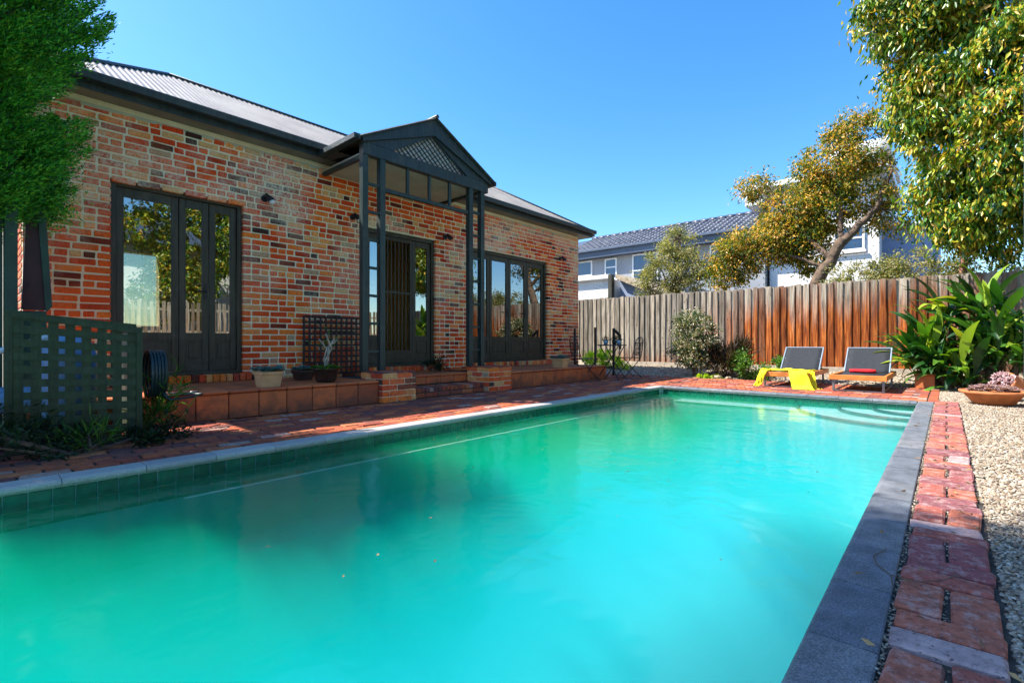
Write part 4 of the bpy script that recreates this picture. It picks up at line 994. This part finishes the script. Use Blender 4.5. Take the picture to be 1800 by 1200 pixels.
shrub('ground_plant', -3.95, 10.98, -.02, [(0, 0, .05, .3, .14, .07, 500)], 'lime', .05, .02, 'flat yellowish plant creeping over the deck edge below the rounded shrub', 'plant', 46, sub=.1)
# weeds round the left lattice screen
shrub('weeds', -4.55, .55, 0, [(0, -.5, .11, .25, .5, .14, 1000), (-.05, .15, .05, .20, .4, .06, 420), (-.2, .60, .08, .12, .12, .10, 200), (.1, -1.0, .10, .3, .4, .14, 700), (-.1, -.7, .3, .12, .35, .2, 400)], 'weed', .06, .016, 'tangle of dark weeds at the foot of the lattice screen', 'weeds', 47, droop=-.3, sub=.13)
shrub('grass_tuft', -5.02, 1.06, .0, [(0, 0, .15, .10, .10, .15, 160), (-.05, .1, .38, .2, .16, .1, 90)], 'fresh', .17, .010, 'spiky green weed growing beside the hose at the screen corner', 'weeds', 48, droop=-.8, sub=.12)
shrub('grass_tuft', -4.66, .62, .0, [(0, 0, .08, .07, .12, .1, 90)], 'fresh', .16, .010, 'thin grass tuft in front of the lattice screen', 'weeds', 49, droop=-.8, sub=.1)

# broad strap leaved plant in the far right corner
pl = empty('strap_leaf_plant', (.35, 11.35, .02)); tag(pl, 'big clump of glossy broad strap leaves in the far right corner by the fence', 'plant')
def strap(L, W_, bend, seed):
    b = MB(); n = 9
    rr = random.Random(seed)
    for i in range(n + 1):
        t_ = i / n; s_ = max(0, (t_ - .30) / .70); w = W_ * (math.sin(math.pi * min(1, s_ ** .8)) if s_ > 0 else 0) * .5 + .008
        a = bend * t_ ** 1.6; z = L * (math.sin(a) / bend if False else 0)
        # integrate the arc
        if i == 0: x_, z_ = 0, 0
        else: x_ += L / n * math.sin(a); z_ += L / n * math.cos(a)
        f_ = .35 * w; tw = .15 * math.sin(t_ * 5 + seed)
        b.v += [(x_ + f_ * math.cos(a) * -.0 - f_ * .0, -w, z_ + f_ + tw * w), (x_, 0, z_), (x_, w, z_ + f_ - tw * w)]
    for i in range(n): a = i * 3; b.f += [(a, a + 3, a + 4, a + 1), (a + 1, a + 4, a + 5, a + 2)]
    return b.mesh('leaf', M['strap'], True)
SV = [strap(.9, .115, 1.5, 1), strap(1.05, .12, 1.2, 2), strap(.8, .105, 1.9, 3), strap(1.2, .125, .9, 4), strap(.65, .10, 2.2, 5), strap(.95, .095, .6, 6)]
cs = [(-.7, -.1, .1), (-.65, -.2, .3), (-.55, 0, .5), (-.3, .2, .95), (.1, .25, 1.1), (-.45, -.35, .15), (-.1, -.1, .1), (.2, -.35, .3), (.5, -.2, .3), (-.5, .2, .45), (0, .1, .65), (.35, .1, .85), (.8, -.2, .5), (-.1, -.5, .0), (.1, -.3, .6)]
for k in range(420):
    c_ = random.choice(cs); a = random.uniform(0, 6.283)
    if random.random() < .5: a = R(205) + random.gauss(0, .8)
    q = link('leaf', random.choice(SV), pl, (c_[0] + random.gauss(0, .07), c_[1] + random.gauss(0, .07), c_[2] + random.uniform(-.05, .1)), (random.gauss(0, .3), random.gauss(.3, .35), a))
    s_ = random.uniform(.65, 1.12); q.scale = (s_, s_, s_)
b = MB()
for c_ in cs: b.tube([(c_[0] * .7, c_[1] * .7, -.03), (c_[0], c_[1], c_[2] + .1)], [.07, .05], 8)
b.build('stem', M['bark'], pl)

# ================================================================ GRAVEL
def pebbles(n, sampler, smin, smax, seed):
    rg = np.random.default_rng(seed); x, y = sampler(rg, n)
    ang = np.arange(6) * 1.047
    base = np.concatenate([np.stack([np.cos(ang), np.sin(ang), -.1 + 0 * ang], 1), np.stack([.66 * np.cos(ang + .5), .66 * np.sin(ang + .5), .62 + 0 * ang], 1), [[0, 0, .85]]])
    F0 = np.array([[i, (i + 1) % 6, 6 + i] for i in range(6)] + [[(i + 1) % 6, 6 + (i + 1) % 6, 6 + i] for i in range(6)] + [[6 + i, 6 + (i + 1) % 6, 12] for i in range(6)])
    s = rg.uniform(smin, smax, n) ; a = rg.random(n) * 6.283
    V = base[None] * (1 + rg.normal(size=(n, 13, 3)) * .09) * s[:, None, None] * np.stack([np.ones(n), rg.uniform(.55, .95, n), rg.uniform(.45, .8, n)], 1)[:, None, :]
    tx = rg.normal(size=n) * .35
    V = np.stack([V[..., 0], V[..., 1], V[..., 2] + V[..., 0] * tx[:, None]], -1)
    X = V[..., 0] * np.cos(a)[:, None] - V[..., 1] * np.sin(a)[:, None] + x[:, None]; Y = V[..., 0] * np.sin(a)[:, None] + V[..., 1] * np.cos(a)[:, None] + y[:, None]
    Z = V[..., 2] + rg.uniform(-.014, .0, n)[:, None] - .006
    V = np.stack([X, Y, Z], -1).reshape(-1, 3); F = (F0[None] + (np.arange(n) * 13)[:, None, None]).reshape(-1, 3)
    return V, F
b = MB(); b.add([(.136, -3, -.018), (4.45, -3, -.018), (4.45, 10.9, -.018), (.136, 10.9, -.018)], [(0, 1, 2, 3)])
b.add([(-.085, 8.56, -.0185), (.135, 8.56, -.0185), (.135, 10.9, -.0185), (-.085, 10.9, -.0185)], [(0, 1, 2, 3)])
tag(b.build('gravel_yard', M['gravel']), kind='structure')
def s1(rg, n): y = .8 + 3.0 * rg.random(n) ** 1.3; return .13 + rg.random(n) * np.minimum(.25 + (y - .6) * .5, 2.2), y
def s2(rg, n): y = 3.4 + 7.5 * rg.random(n); x = .13 + rg.random(n) ** 1.2 * 2.6; m = (y > 8.6) & (rg.random(n) < .3); x = np.where(m, rg.uniform(-.08, .2, n), x); return x, y
def s3(rg, n): y = -1 + 9.4 * rg.random(n); return np.where(rg.random(n) < .7, rg.uniform(-.128, -.112, n), rg.uniform(-.008, .008, n)), y
def s4(rg, n): y = 10.9 + 1.9 * rg.random(n); return -8 + 10 * rg.random(n), y
Vs = []; Fs = []; off = 0
for n, s_, a, b_, sd in ((52000, s1, .0045, .010, 1), (64000, s2, .006, .014, 2), (2600, s3, .003, .006, 3)):
    V, F = pebbles(n, s_, a, b_, sd); Vs.append(V); Fs.append(F + off); off += len(V)
tag(link('gravel', np_mesh('gravel', np.concatenate(Vs), np.concatenate(Fs), M['pebble'], True)), 'pale river gravel spread right of the brick path', 'gravel', kind='stuff')
V, F = pebbles(14000, s4, .010, .028, 6); V[:, 2] += np.clip((V[:, 1] - 10.92) / 1.7, 0, 1) * .15 - .005
tag(link('gravel', np_mesh('gravel', V, F, M['pebble'])), 'buff gravel and bark on the bed below the back fence', 'gravel', kind='stuff')
for x, y, s_, lb in ((-3.75, 10.98, .09, 'flattish buff stone left on the deck edge below the rounded shrub'), (-3.5, 10.95, .06, 'small buff stone at the deck edge beside the green shrub'), (-4.1, 11.0, .055, 'smallest buff stone at the foot of the rounded shrub')):
    q = worn_brick(s_ * 2, s_ * 1.4, s_, s_ * .28, s_ * .1, int(s_ * 1000)); o = q.build('garden_stone', M['rock'], None, True, (x, y, .02), (0, 0, random.random())); tag(o, lb, 'stone', 'stones at the deck edge')

# ================================================================ LEFT CORNER
sc_o = empty('lattice_screen', (-4.85, .6, 0)); tag(sc_o, 'olive green square hole lattice screen standing left of the terrace', 'lattice screen')
def zt_(y): return 1.00 - (y + .36) * .16
nY = 8; nZ = 11; y0, y1 = -.36, .33; pit = (y1 - y0 - .045) / 7; 
for k in range(8):
    y = y0 + .026 + k * (y1 - y0 - .052) / 7
    b = MB(); b.box(.001, .012, y - .028, y + .028, -.02, zt_(y) - .01); b.build('upright_slat', M['lattice'], sc_o)
for k in range(11):
    z = .03 + k * .094
    b = MB()
    za = z - (y0 + .36) * .10 * k / 10; zb_ = z - (.72) * .10 * k / 10
    b.prism([(y0, za - .027), (y1, zb_ - .027), (y1, zb_ + .027), (y0, za + .027)], 0, .0125, .022); b.build('cross_slat', M['lattice'], sc_o)
b = MB(); b.prism([(y0 - .01, zt_(y0) - .04), (y1 + .02, zt_(y1) - .04), (y1 + .02, zt_(y1)), (y0 - .01, zt_(y0))], 0, -.012, .032); b.build('top_rail', M['lattice'], sc_o)
b = MB(); b.box(-.03, .026, y1 + .001, y1 + .04, -.02, .90); b.build('end_post', M['lattice'], sc_o); b = MB(); b.box(-.03, .026, y0 - .04, y0 - .001, -.02, 1.0); b.build('end_post', M['lattice'], sc_o)
b = MB(); b.box(-.70, -.031, y1 + .002, y1 + .02, .0, .86); b.build('side_panel', M['lattice'], sc_o)
pp = empty('pool_pump', (-5.25, .45, 0)); tag(pp, 'pale blue pool pump and filter just visible through the lattice screen', 'pool pump')
b = MB(); b.lathe([(0, 0), (.16, 0), (.18, .05), (.18, .50), (.15, .60), (.06, .66), (0, .66)], (0, .12, .18), 20); b.build('filter_tank', M['pump'], pp, True)
b = MB(); b.tube([(.0, -.35, .35), (0, -.02, .35)], [.10, .10], 14); b.build('motor', M['pump'], pp); b = MB(); b.tube([(.05, -.3, .45), (.05, -.3, .7), (.05, .0, .82), (.02, .12, .86)], .025, 8); b.build('pipe', M['white'], pp)
b = MB(); b.box(-.2, .2, -.42, .34, 0, .17, .01); b.build('plinth', M['potdark'], pp)
gp_ = empty('green_fence_panel', (-5.5, -.7, 0)); tag(gp_, 'deep green ribbed garden fence panel under the cypress at the left edge', 'fence')
for k in range(10):
    b = MB(); b.box(-.02 + .008 * (k % 2), .01 + .008 * (k % 2), -1.0 + k * .192, -1.0 + k * .192 + .19, -.02, 2.25); b.build('panel_rib', M['panel'], gp_)
b = MB(); b.box(-.05, .05, .922, 1.0, -.02, 2.35, .006); b.build('end_post', M['panel'], gp_)
b = MB(); b.box(-.03, .035, -1.0, .92, 2.251, 2.30); b.build('top_rail', M['panel'], gp_)
sp_ = empty('leaning_shutter', (-5.66, .43, 0)); tag(sp_, 'narrow dark shutter with green edge leaning beside the fence panel', 'shutter')
b = MB(); b.prism([(-.10, 1.05), (.045, 1.05), (-.02, 2.08), (-.06, 2.10)], 0, -.03, .0); b.build('board', M['maroon'], sp_)
b = MB(); b.prism([(.046, 1.03), (.085, 1.08), (.035, 2.08), (-.018, 2.08)], 0, -.06, .02); b.build('edge_frame', M['panel'], sp_)
b = MB(); b.box(-.06, .02, -.14, .05, .0, 1.04, .006); b.build('post', M['panel'], sp_)
hr = empty('hose_reel', (-4.98, 1.06, .52)); tag(hr, 'coiled green black garden hose hung on the end of the lattice screen', 'garden hose')
b = MB()
for k in range(5):
    pts = [(.16 * math.cos(a) * (1 - .04 * k), -.02 + .024 * k, .19 * math.sin(a)) for a in np.linspace(0, 6.283, 25)]
    b.tube([(x, y, z) for x, y, z in pts], .0125, 6, False)
b.build('hose_coil', M['hose'], hr, True)
b = MB(); pts = [(.1, .06, -.16), (.12, .10, -.22), (.05, .2, -.222), (-.05, .34, -.22), (-.16, .42, -.215), (-.24, .36, -.215), (-.2, .2, -.215), (-.1, .1, -.215)]
b.tube(pts, .0115, 6); b.build('loose_loop', M['hose'], hr, True)
b = MB(); b.tube([(.1, .05, -.2), (-.02, .25, -.214), (-.25, .42, -.21), (-.46, .48, -.10), (-.5, .5, .08)], .010, 6)
wa = MB(); wa.tube([(-5.2, 1.12, .33), (-5.28, 1.30, .315), (-5.36, 1.45, .305)], [.009, .009, .009], 8); wa.tube([(-5.36, 1.45, .305), (-5.40, 1.52, .30)], [.013, .016], 8)
q = wa.build('watering_wand', M['steel'], None, True); tag(q, 'thin grey watering wand lying over the terrace edge by the hose', 'hose nozzle')

# ================================================================ POTS ON THE TERRACE
def rosettes(n, rx, ry, z0, size, mat, seed, h=.05):
    rg = np.random.default_rng(seed); V = []; F = []
    for k in range(n):
        cx, cy_ = rg.uniform(-rx, rx), rg.uniform(-ry, ry); cz = z0 + rg.uniform(0, h) * (1 - (cx / rx) ** 2 * .5); s = size * rg.uniform(.6, 1.2)
        for ring, (m, tilt, sc_) in enumerate(((7, .25, 1), (6, .7, .75), (4, 1.15, .45))):
            for i in range(m):
                a = 6.283 * i / m + ring * .5 + k; d = np.array([math.cos(a) * math.cos(tilt), math.sin(a) * math.cos(tilt), math.sin(tilt)]); sd = np.array([-math.sin(a), math.cos(a), 0]); c_ = np.array([cx, cy_, cz]); L = s * sc_; up = np.cross(sd, d) * -1
                b0 = len(V); V += [c_, c_ + d * L * .6 + sd * L * .28, c_ + d * L + up * L * .1, c_ + d * L * .6 - sd * L * .28]; F += [(b0, b0 + 1, b0 + 2), (b0, b0 + 2, b0 + 3)]
    return np_mesh('succulents', np.array(V), np.array(F), M[mat])
def box_planter(loc, w, h, mat, label, plant, seed, n=46):
    o = empty('planter', loc); tag(o, label, 'planter', 'potted plants on the terrace')
    b = MB(); t_ = w * .5; bt = w * .42
    b.v = [(-bt, -bt, 0), (bt, -bt, 0), (bt, bt, 0), (-bt, bt, 0), (-t_, -t_, h - .035), (t_, -t_, h - .035), (t_, t_, h - .035), (-t_, t_, h - .035)]
    b.f = [(3, 2, 1, 0), (0, 1, 5, 4), (1, 2, 6, 5), (2, 3, 7, 6), (3, 0, 4, 7), (4, 5, 6, 7)]; b.build('pot_body', M[mat], o)
    b = MB(); e_ = t_ + .012
    b.box(-e_, e_, -e_, -e_ + .03, h - .034, h, .004); b.box(-e_, e_, e_ - .03, e_, h - .034, h, .004); b.box(-e_, -e_ + .03, -e_ + .03, e_ - .03, h - .034, h, .004); b.box(e_ - .03, e_, -e_ + .03, e_ - .03, h - .034, h, .004); b.build('rim', M[mat], o)
    b = MB(); b.box(-t_ + .02, t_ - .02, -t_ + .02, t_ - .02, h - .033, h - .02); b.build('soil', M['soil'], o)
    x = link('succulents', rosettes(n, t_ + .02, t_ + .03, h - .005, .05, plant, seed), o); x['kind'] = 'stuff'; return o
box_planter((-5.66, 2.28, .29), .22, .17, 'tan', 'square buff planter of blue grey succulents on the terrace edge by the nearest door', 'succ', 1, 60)
box_planter((-5.70, 7.86, .29), .25, .18, 'tan', 'square buff planter of blue grey succulents near the far end of the terrace', 'succ', 2, 60)
box_planter((-6.35, 3.00, .29), .20, .13, 'potdark', 'small dark planter half hidden behind the bare branched plant', 'succ', 3, 36)
o = empty('planter', (-5.78, 3.02, .29)); tag(o, 'round dark glazed pot holding a plant with twisted bare pale stems', 'planter', 'potted plants on the terrace')
b = MB(); b.lathe([(0, 0), (.10, 0), (.125, .03), (.145, .15), (.16, .155), (.16, .18), (.145, .18), (.14, .165), (0, .165)], n=24); b.build('pot_body', M['potdark'], o, True)
b = MB(); rr = random.Random(4)
for k in range(7):
    a = rr.uniform(0, 6.28); l_ = rr.uniform(.10, .2); b.tube([(0, 0, .16), (.03 * math.cos(a), .03 * math.sin(a), .28), (l_ * .4 * math.cos(a + 1), l_ * .5 * math.sin(a + 1), .42), (l_ * math.cos(a), l_ * math.sin(a), rr.uniform(.5, .62))], [.012, .010, .008, .004], 6)
b.build('bare_stem', M['twig'], o, True)
link('succulents', rosettes(60, .15, .15, .16, .05, 'fresh', 8, .04), o)['kind'] = 'stuff'
link('foliage', leaf_mesh('foliage', RNG.normal(size=(26, 3)) * np.array([.08, .10, .05]) + np.array([0, 0, .52]), .05, .02, M['fresh']), o)
shrub('terrace_plant', -6.55, 5.35, .29, [(0, 0, .08, .10, .14, .09, 260), (.05, .12, .16, .06, .06, .1, 90)], 'weed', .07, .02, 'small dark leafy plant on the terrace between the two brick piers', 'plant', 60, sub=.1)

# trellis on the wall
tr_o = empty('wall_trellis', (-6.93, 3.74, .30)); tag(tr_o, 'square dark timber trellis leaning on the brick wall beside the portico', 'trellis')
for k in range(12):
    y = -.46 + k * .0836; b = MB(); b.box(.012, .024, y - .014, y + .014, 0, .87); b.build('upright_slat', M['trellis'], tr_o)
for k in range(11):
    z = .02 + k * .084; b = MB(); b.box(0, .0115, -.475, .475, z - .014, z + .014); b.build('cross_slat', M['trellis'], tr_o)

# ================================================================ BISTRO SET
IR = M['iron']
tb = empty('bistro_table', (-5.28, 9.12, 0)); tag(tb, 'small round black iron folding table with crossed legs', 'table')
b = MB(); b.lathe([(0, .735), (.30, .735), (.305, .725), (.305, .715), (.29, .712), (0, .712)], n=28); b.build('table_top', IR, tb, True)
for s_ in (-1, 1):
    for e_ in (-1, 1):
        b = MB(); b.tube([(s_ * .26 * e_, .17 * s_, 0), (-.02 * e_, .12 * s_, .36), (-s_ * .22 * e_, .12 * s_, .71)], .010, 6); b.build('leg', IR, tb)
b = MB(); b.tube([(.22, -.15, .06), (.22, .15, .06)], .007, 6); b.tube([(-.22, -.15, .06), (-.22, .15, .06)], .007, 6); b.build('brace', IR, tb)
def bistro_chair(x, y, rz, label):
    o = empty('bistro_chair', (x, y, 0), rz); tag(o, label, 'chair', 'black iron bistro chairs')
    b = MB()      # seat faces +x, back at -x
    for k in range(9):
        yy = -.17 + k * .0425; b.box(-.19, .19, yy - .014, yy + .014, .44, .448)
    b.box(-.2, -.185, -.19, .19, .434, .452); b.box(.185, .2, -.19, .19, .434, .452); b.build('seat', IR, o)
    for s_ in (-1, 1):
        b = MB(); b.tube([(.22, .2 * s_, 0), (.0, .2 * s_, .22), (-.2, .2 * s_, .45), (-.24, .19 * s_, .62), (-.27, .17 * s_, .78)], .009, 6); b.build('leg', IR, o)
        b = MB(); b.tube([(-.24, .18 * s_, 0), (.0, .18 * s_, .22), (.18, .18 * s_, .44)], .009, 6); b.build('leg', IR, o)
    b = MB(); n = 16
    arc = [(-.27 - .02 * math.sin(a), .17 * math.cos(a), .78 + .12 * math.sin(a)) for a in np.linspace(0, math.pi, n)]
    b.tube(arc, .009, 6); b.tube([(-.235, -.18, .50), (-.235, .18, .50)], .008, 6); b.tube([(-.265, -.17, .77), (-.265, .17, .77)], .006, 6)
    for k in range(7):
        yy = -.14 + k * .047; b.tube([(-.237, yy, .50), (-.25, yy + .02, .58), (-.262, yy - .02, .68), (-.278, yy, .78 + .11 * math.sin(math.acos(max(-1, min(1, yy / .17)))))], .0045, 5)
    for r_ in range(3):
        for k in range(4):
            c_ = (-.24 - .012 * r_, -.12 + k * .08, .55 + r_ * .09); b.tube([(c_[0], c_[1] + .032 * math.cos(a), c_[2] + .032 * math.sin(a)) for a in np.linspace(0, 6.283, 11)], .004, 5, False)
    b.build('scroll_back', IR, o)
    b = MB(); b.tube([(.2, -.2, .05), (.2, .2, .05)], .006, 5); b.tube([(-.22, -.18, .05), (-.22, .18, .05)], .006, 5); b.build('brace', IR, o)
bistro_chair(-5.62, 8.62, R(62), 'black iron folding chair at the terrace end, left of the little table')
bistro_chair(-5.30, 9.86, R(-125), 'black iron folding chair with round scrolled back, right of the little table')
for dx, dy, m_, lb in ((-.12, -.05, 'bluepot', 'pale blue pot with a small green plant, left on the bistro table'), (.02, .06, 'iron', 'black pot with a small green plant, middle of the bistro table'), (.15, .02, 'bluepot', 'pale blue pot with a small green plant, right on the bistro table')):
    o = empty('table_pot', (-5.28 + dx, 9.12 + dy, .736)); tag(o, lb, 'plant pot', 'small pots on the bistro table')
    b = MB(); b.lathe([(0, 0), (.04, 0), (.055, .09), (.05, .09), (.045, .08), (0, .08)], n=16); b.build('pot_body', M[m_], o, True)
    link('foliage', leaf_mesh('foliage', RNG.normal(size=(60, 3)) * np.array([.035, .035, .03]) + np.array([0, 0, .12]), .05, .022, M['weed'], 0), o)
for x, y, h_, lb in ((-6.75, 9.9, 1.12, 'leftmost of the black garden posts behind the bistro set, near the wall corner'), (-6.30, 10.1, 1.14, 'middle of the black garden posts behind the bistro table'), (-5.95, 10.35, 1.12, 'rightmost black garden post, topped by a slanting bracket')):
    o = empty('garden_post', (x, y, 0)); tag(o, lb, 'post', 'black posts behind the bistro set')
    b = MB(); b.box(-.022, .022, -.022, .022, -.02, h_, .004); b.build('shaft', IR, o); b = MB(); b.box(-.05, .05, -.05, .05, -.01, .012, .003); b.build('foot_plate', IR, o)
    if x == -5.95:
        b = MB(); b.prism([(.023, h_), (.20, h_ - .16), (.20, h_ - .5), (.15, h_ - .5), (.15, h_ - .2), (.023, h_ - .08)], 1, -.015, .015); b.build('bracket', IR, o)

# ================================================================ LOUNGERS
def lounger(x, y, label):
    o = empty('sun_lounger', (x, y, 0)); tag(o, label, 'sun lounger', 'two sun loungers at the end of the pool')
    hw = .375; L = 1.85
    for s_ in (-1, 1):
        b = MB(); xx = s_ * (hw - .022); b.box(xx - .022, xx + .022, .046, L, .185, .265, .005); b.build('side_rail', M['orange'], o)
    for yy in (0, L + .001):
        b = MB(); b.box(-hw, hw, yy, yy + .045, .185, .265, .005); b.build('end_rail', M['orange'], o)
    for yy in (.10, L - .25):
        b = MB(); w = .016
        for s_ in (-1, 1): b.box(s_ * (hw - .05) - w, s_ * (hw - .05) + w, yy - w, yy + w, .0, .184, .003)
        b.box(-hw + .066, hw - .066, yy - .012, yy + .012, .0, .024, .002); b.build('leg_frame', M['steel'], o)
    b = MB()
    for s_ in (-1, 1): b.box(s_ * (hw - .05) - .012, s_ * (hw - .05) + .012, .117, L - .267, .0, .022, .002)
    b.build('runner', M['steel'], o)
    b = MB(); n = 10; V = []
    for i in range(n + 1):
        yy = .05 + 1.18 * i / n; z = .258 - .022 * math.sin(math.pi * i / n)
        V += [(-hw + .046, yy, z), (0, yy, z - .008), (hw - .046, yy, z)]
    b.add(V, [(i * 3 + q, i * 3 + q + 1, i * 3 + q + 4, i * 3 + q + 3) for i in range(n) for q in (0, 1)]); se = b.build('seat_sling', M['sling'], o, True)
    m_ = se.modifiers.new('thickness', 'SOLIDIFY'); m_.thickness = .004
    by, bz, ty, tz = 1.22, .262, 1.68, .68
    b = MB(); d = Vector((0, ty - by, tz - bz)); nrm = Vector((0, -d.z, d.y)).normalized()
    V = []
    for i in range(9):
        for j in range(7):
            t_ = i / 8; u_ = -1 + 2 * j / 6; p = Vector((u_ * (hw - .055), by, bz)) + d * t_ - nrm * (.018 * math.sin(math.pi * t_) * (1 - u_ * u_)); V.append(p)
    b.add(V, [(i * 7 + j, i * 7 + j + 1, i * 7 + j + 8, i * 7 + j + 7) for i in range(8) for j in range(6)]); bk = b.build('back_sling', M['sling'], o, True)
    m_ = bk.modifiers.new('thickness', 'SOLIDIFY'); m_.thickness = .004
    for s_ in (-1, 1):
        b = MB(); b.tube([Vector((s_ * (hw - .052), by, bz)), Vector((s_ * (hw - .052), by, bz)) + d], .013, 8); b.build('back_tube', M['piping'], o)
    b = MB(); b.tube([Vector((-(hw - .052), by, bz)) + d, Vector((hw - .052, by, bz)) + d], .011, 8); b.build('back_tube', M['piping'], o)
    b = MB(); b.tube([(-hw + .08, 1.45, .47), (-hw + .08, 1.72, .22)], .009, 6); b.tube([(hw - .08, 1.45, .47), (hw - .08, 1.72, .22)], .009, 6); b.build('prop', M['steel'], o)
    return o
lounger(-2.12, 9.50, 'left of the two orange timber loungers, with a yellow throw over its foot')
lounger(-1.055, 9.34, 'right of the two orange timber loungers, with a red rolled towel on its seat')
# throw
def drape(path, w0, w1, nx, seed, amp=.010):
    rr = random.Random(seed); b = MB(); n = len(path)
    for i, (x, y, z) in enumerate(path):
        w = w0 + (w1 - w0) * i / (n - 1)
        for j in range(nx + 1):
            u_ = j / nx - .5; wr = amp * math.sin(j * 2.1 + i * .5 + seed) + amp * .6 * math.sin(j * 3.7 - i * .9)
            b.v.append((x + u_ * w + rr.uniform(-.003, .003), y - abs(wr) * (1 if z < .25 else 0), max(.008, z + (abs(wr) if z >= .25 else 0) - .0 * u_)))
    for i in range(n - 1):
        for j in range(nx): a = i * (nx + 1) + j; b.f.append((a, a + 1, a + nx + 2, a + nx + 1))
    return b
def rs(pts, k):
    out = []
    for a, c_ in zip(pts[:-1], pts[1:]):
        for i in range(k): out.append(tuple(Vector(a).lerp(Vector(c_), i / k)))
    return out + [pts[-1]]
th_o = empty('yellow_throw', (-2.1, 9.45, .27)); tag(th_o, 'crumpled lemon yellow throw draped over the foot of the left lounger to the ground', 'throw')
off_ = Vector((-2.1, 9.45, .27))
def th(path, w0, w1, nx, seed):
    b = drape([tuple(Vector(p)) for p in rs(path, 5)], w0, w1, nx, seed, .024); b.v = [tuple(Vector(v) - off_) for v in b.v]
    q = b.build('cloth_fold', M['throw'], th_o, True); m_ = q.modifiers.new('thickness', 'SOLIDIFY'); m_.thickness = .008; m_.offset = 1
th([(-2.28, 10.45, .262), (-2.15, 10.0, .278), (-1.96, 9.60, .280), (-1.90, 9.485, .272), (-1.88, 9.455, .20), (-1.83, 9.43, .06), (-1.80, 9.37, .012), (-1.76, 9.25, .010)], .22, .34, 12, 1)
th([(-1.80, 9.8, .275), (-2.1, 9.66, .285), (-2.42, 9.62, .282)], .30, .24, 10, 2)
th([(-2.38, 9.60, .278), (-2.44, 9.487, .272), (-2.46, 9.455, .20), (-2.50, 9.43, .06), (-2.54, 9.40, .012)], .13, .10, 8, 3)
th([(-1.74, 9.62, .28), (-1.725, 9.62, .2), (-1.715, 9.6, .1), (-1.70, 9.55, .012), (-1.62, 9.5, .010)], .12, .16, 8, 4)
b = MB()
for i in range(13):
    a = 0; pass
b.tube([(-.19, 0, 0), (-.185, 0, 0), (-.10, .004, .002), (0, 0, 0), (.10, -.003, .001), (.185, 0, 0), (.19, 0, 0)], [.030, .042, .045, .044, .046, .042, .030], 14)
b.v = [(x, y, z * .8) for x, y, z in b.v]
q = b.build('rolled_towel', M['red'], None, True, (-1.10, 10.46, .282)); tag(q, 'rolled bright red towel lying on the seat of the right lounger', 'towel')

# ================================================================ RIGHT EDGE
bw = empty('terracotta_bowl', (.44, 8.70, -.005)); tag(bw, 'wide shallow terracotta bowl of pinkish succulents on the gravel', 'planter')
b = MB(); b.lathe([(0, 0), (.17, 0), (.20, .02), (.285, .135), (.325, .14), (.33, .175), (.30, .178), (.285, .15), (0, .145)], n=36); b.build('bowl', M['terra'], bw, True)
x = link('succulents', rosettes(150, .22, .22, .15, .055, 'pinksucc', 11, .09), bw); x['kind'] = 'stuff'
tp = empty('tipped_pot', (.62, 9.6, .10)); tag(tp, 'round orange terracotta pot tipped on its side behind the wide bowl', 'plant pot')
b = MB(); b.lathe([(0, 0), (.08, 0), (.13, .06), (.15, .15), (.13, .22), (.145, .225), (.145, .25), (.12, .25), (.11, .2), (.02, .1)], n=24); b.build('pot_body', M['terra'], tp, True)
tp.rotation_euler = (R(12), R(-62), R(30)); tp.location = (.74, 9.6, .13)
x = link('succulents', rosettes(40, .12, .12, .24, .05, 'pinksucc', 12, .06), tp); x['kind'] = 'stuff'
bx_ = empty('square_pot', (-.28, 10.98, 0)); tag(bx_, 'square brown clay pot under the strap leaves right of the right lounger', 'plant pot')
b = MB(); b.box(-.13, .13, -.13, .13, 0, .22, .01); b.build('pot_body', M['terra'], bx_); b = MB(); b.box(-.145, .145, -.145, .145, .221, .255, .006); b.build('rim', M['terra'], bx_)
pole = empty('tall_pole', (.845, 10.2, 0)); tag(pole, 'thin tall dark green steel pole at the right edge of the picture', 'pole')
b = MB(); b.tube([(0, 0, -.03), (0, 0, 4.9)], .017, 10); b.build('shaft', M['green'], pole); b = MB(); b.lathe([(0, 0), (.07, 0), (.07, .012), (.03, .014), (.03, .05), (0, .05)], n=14); b.build('foot_plate', M['green'], pole)
b = MB(); b.tube([(0, 0, 4.9), (0, 0, 4.93)], [.03, .02], 10); b.build('cap', M['green'], pole)
b = MB(); b.tube([(-.17, 2.30, .008), (-.20, 2.2, .006), (-.18, 2.12, .007), (-.14, 2.06, .006), (-.13, 1.98, .006)], .0018, 5); b.tube([(-.14, 2.06, .006), (-.08, 2.04, .010), (-.01, 2.10, .014), (.03, 2.2, .012)], .0016, 5)
q = b.build('fallen_twig', M['bark'], None); tag(q, 'thin curved fallen twig lying across the coping and the brick path', 'twig')

def litter(n, xf, z, name, label):
    rg = np.random.default_rng(n); P_ = np.array([xf(rg) for _ in range(n)]); P_[:, 2] = z
    d = rg.normal(size=(n, 3)); d[:, 2] = .02
    o = link(name, leaf_mesh(name, P_, .034, .013, M['dry'], jit=.05, dirs=d, fold=.2)); tag(o, label, 'leaf litter', kind='stuff')
litter(150, lambda g_: (g_.uniform(-5.45, -3.97) if g_.random() < .7 else g_.normal(-5.3, .1), g_.uniform(.3, 9), 0), .012, 'leaf_litter', 'dry leaves scattered on the brick paving beside the terrace')
litter(70, lambda g_: (g_.normal(0, .12), g_.uniform(1.2, 8), 0), .016, 'leaf_litter', 'dry leaves scattered along the brick path and its joints')
litter(110, lambda g_: (g_.uniform(.2, 2.2), g_.uniform(1.6, 10), 0), .014, 'leaf_litter', 'dry leaves scattered over the pale gravel')
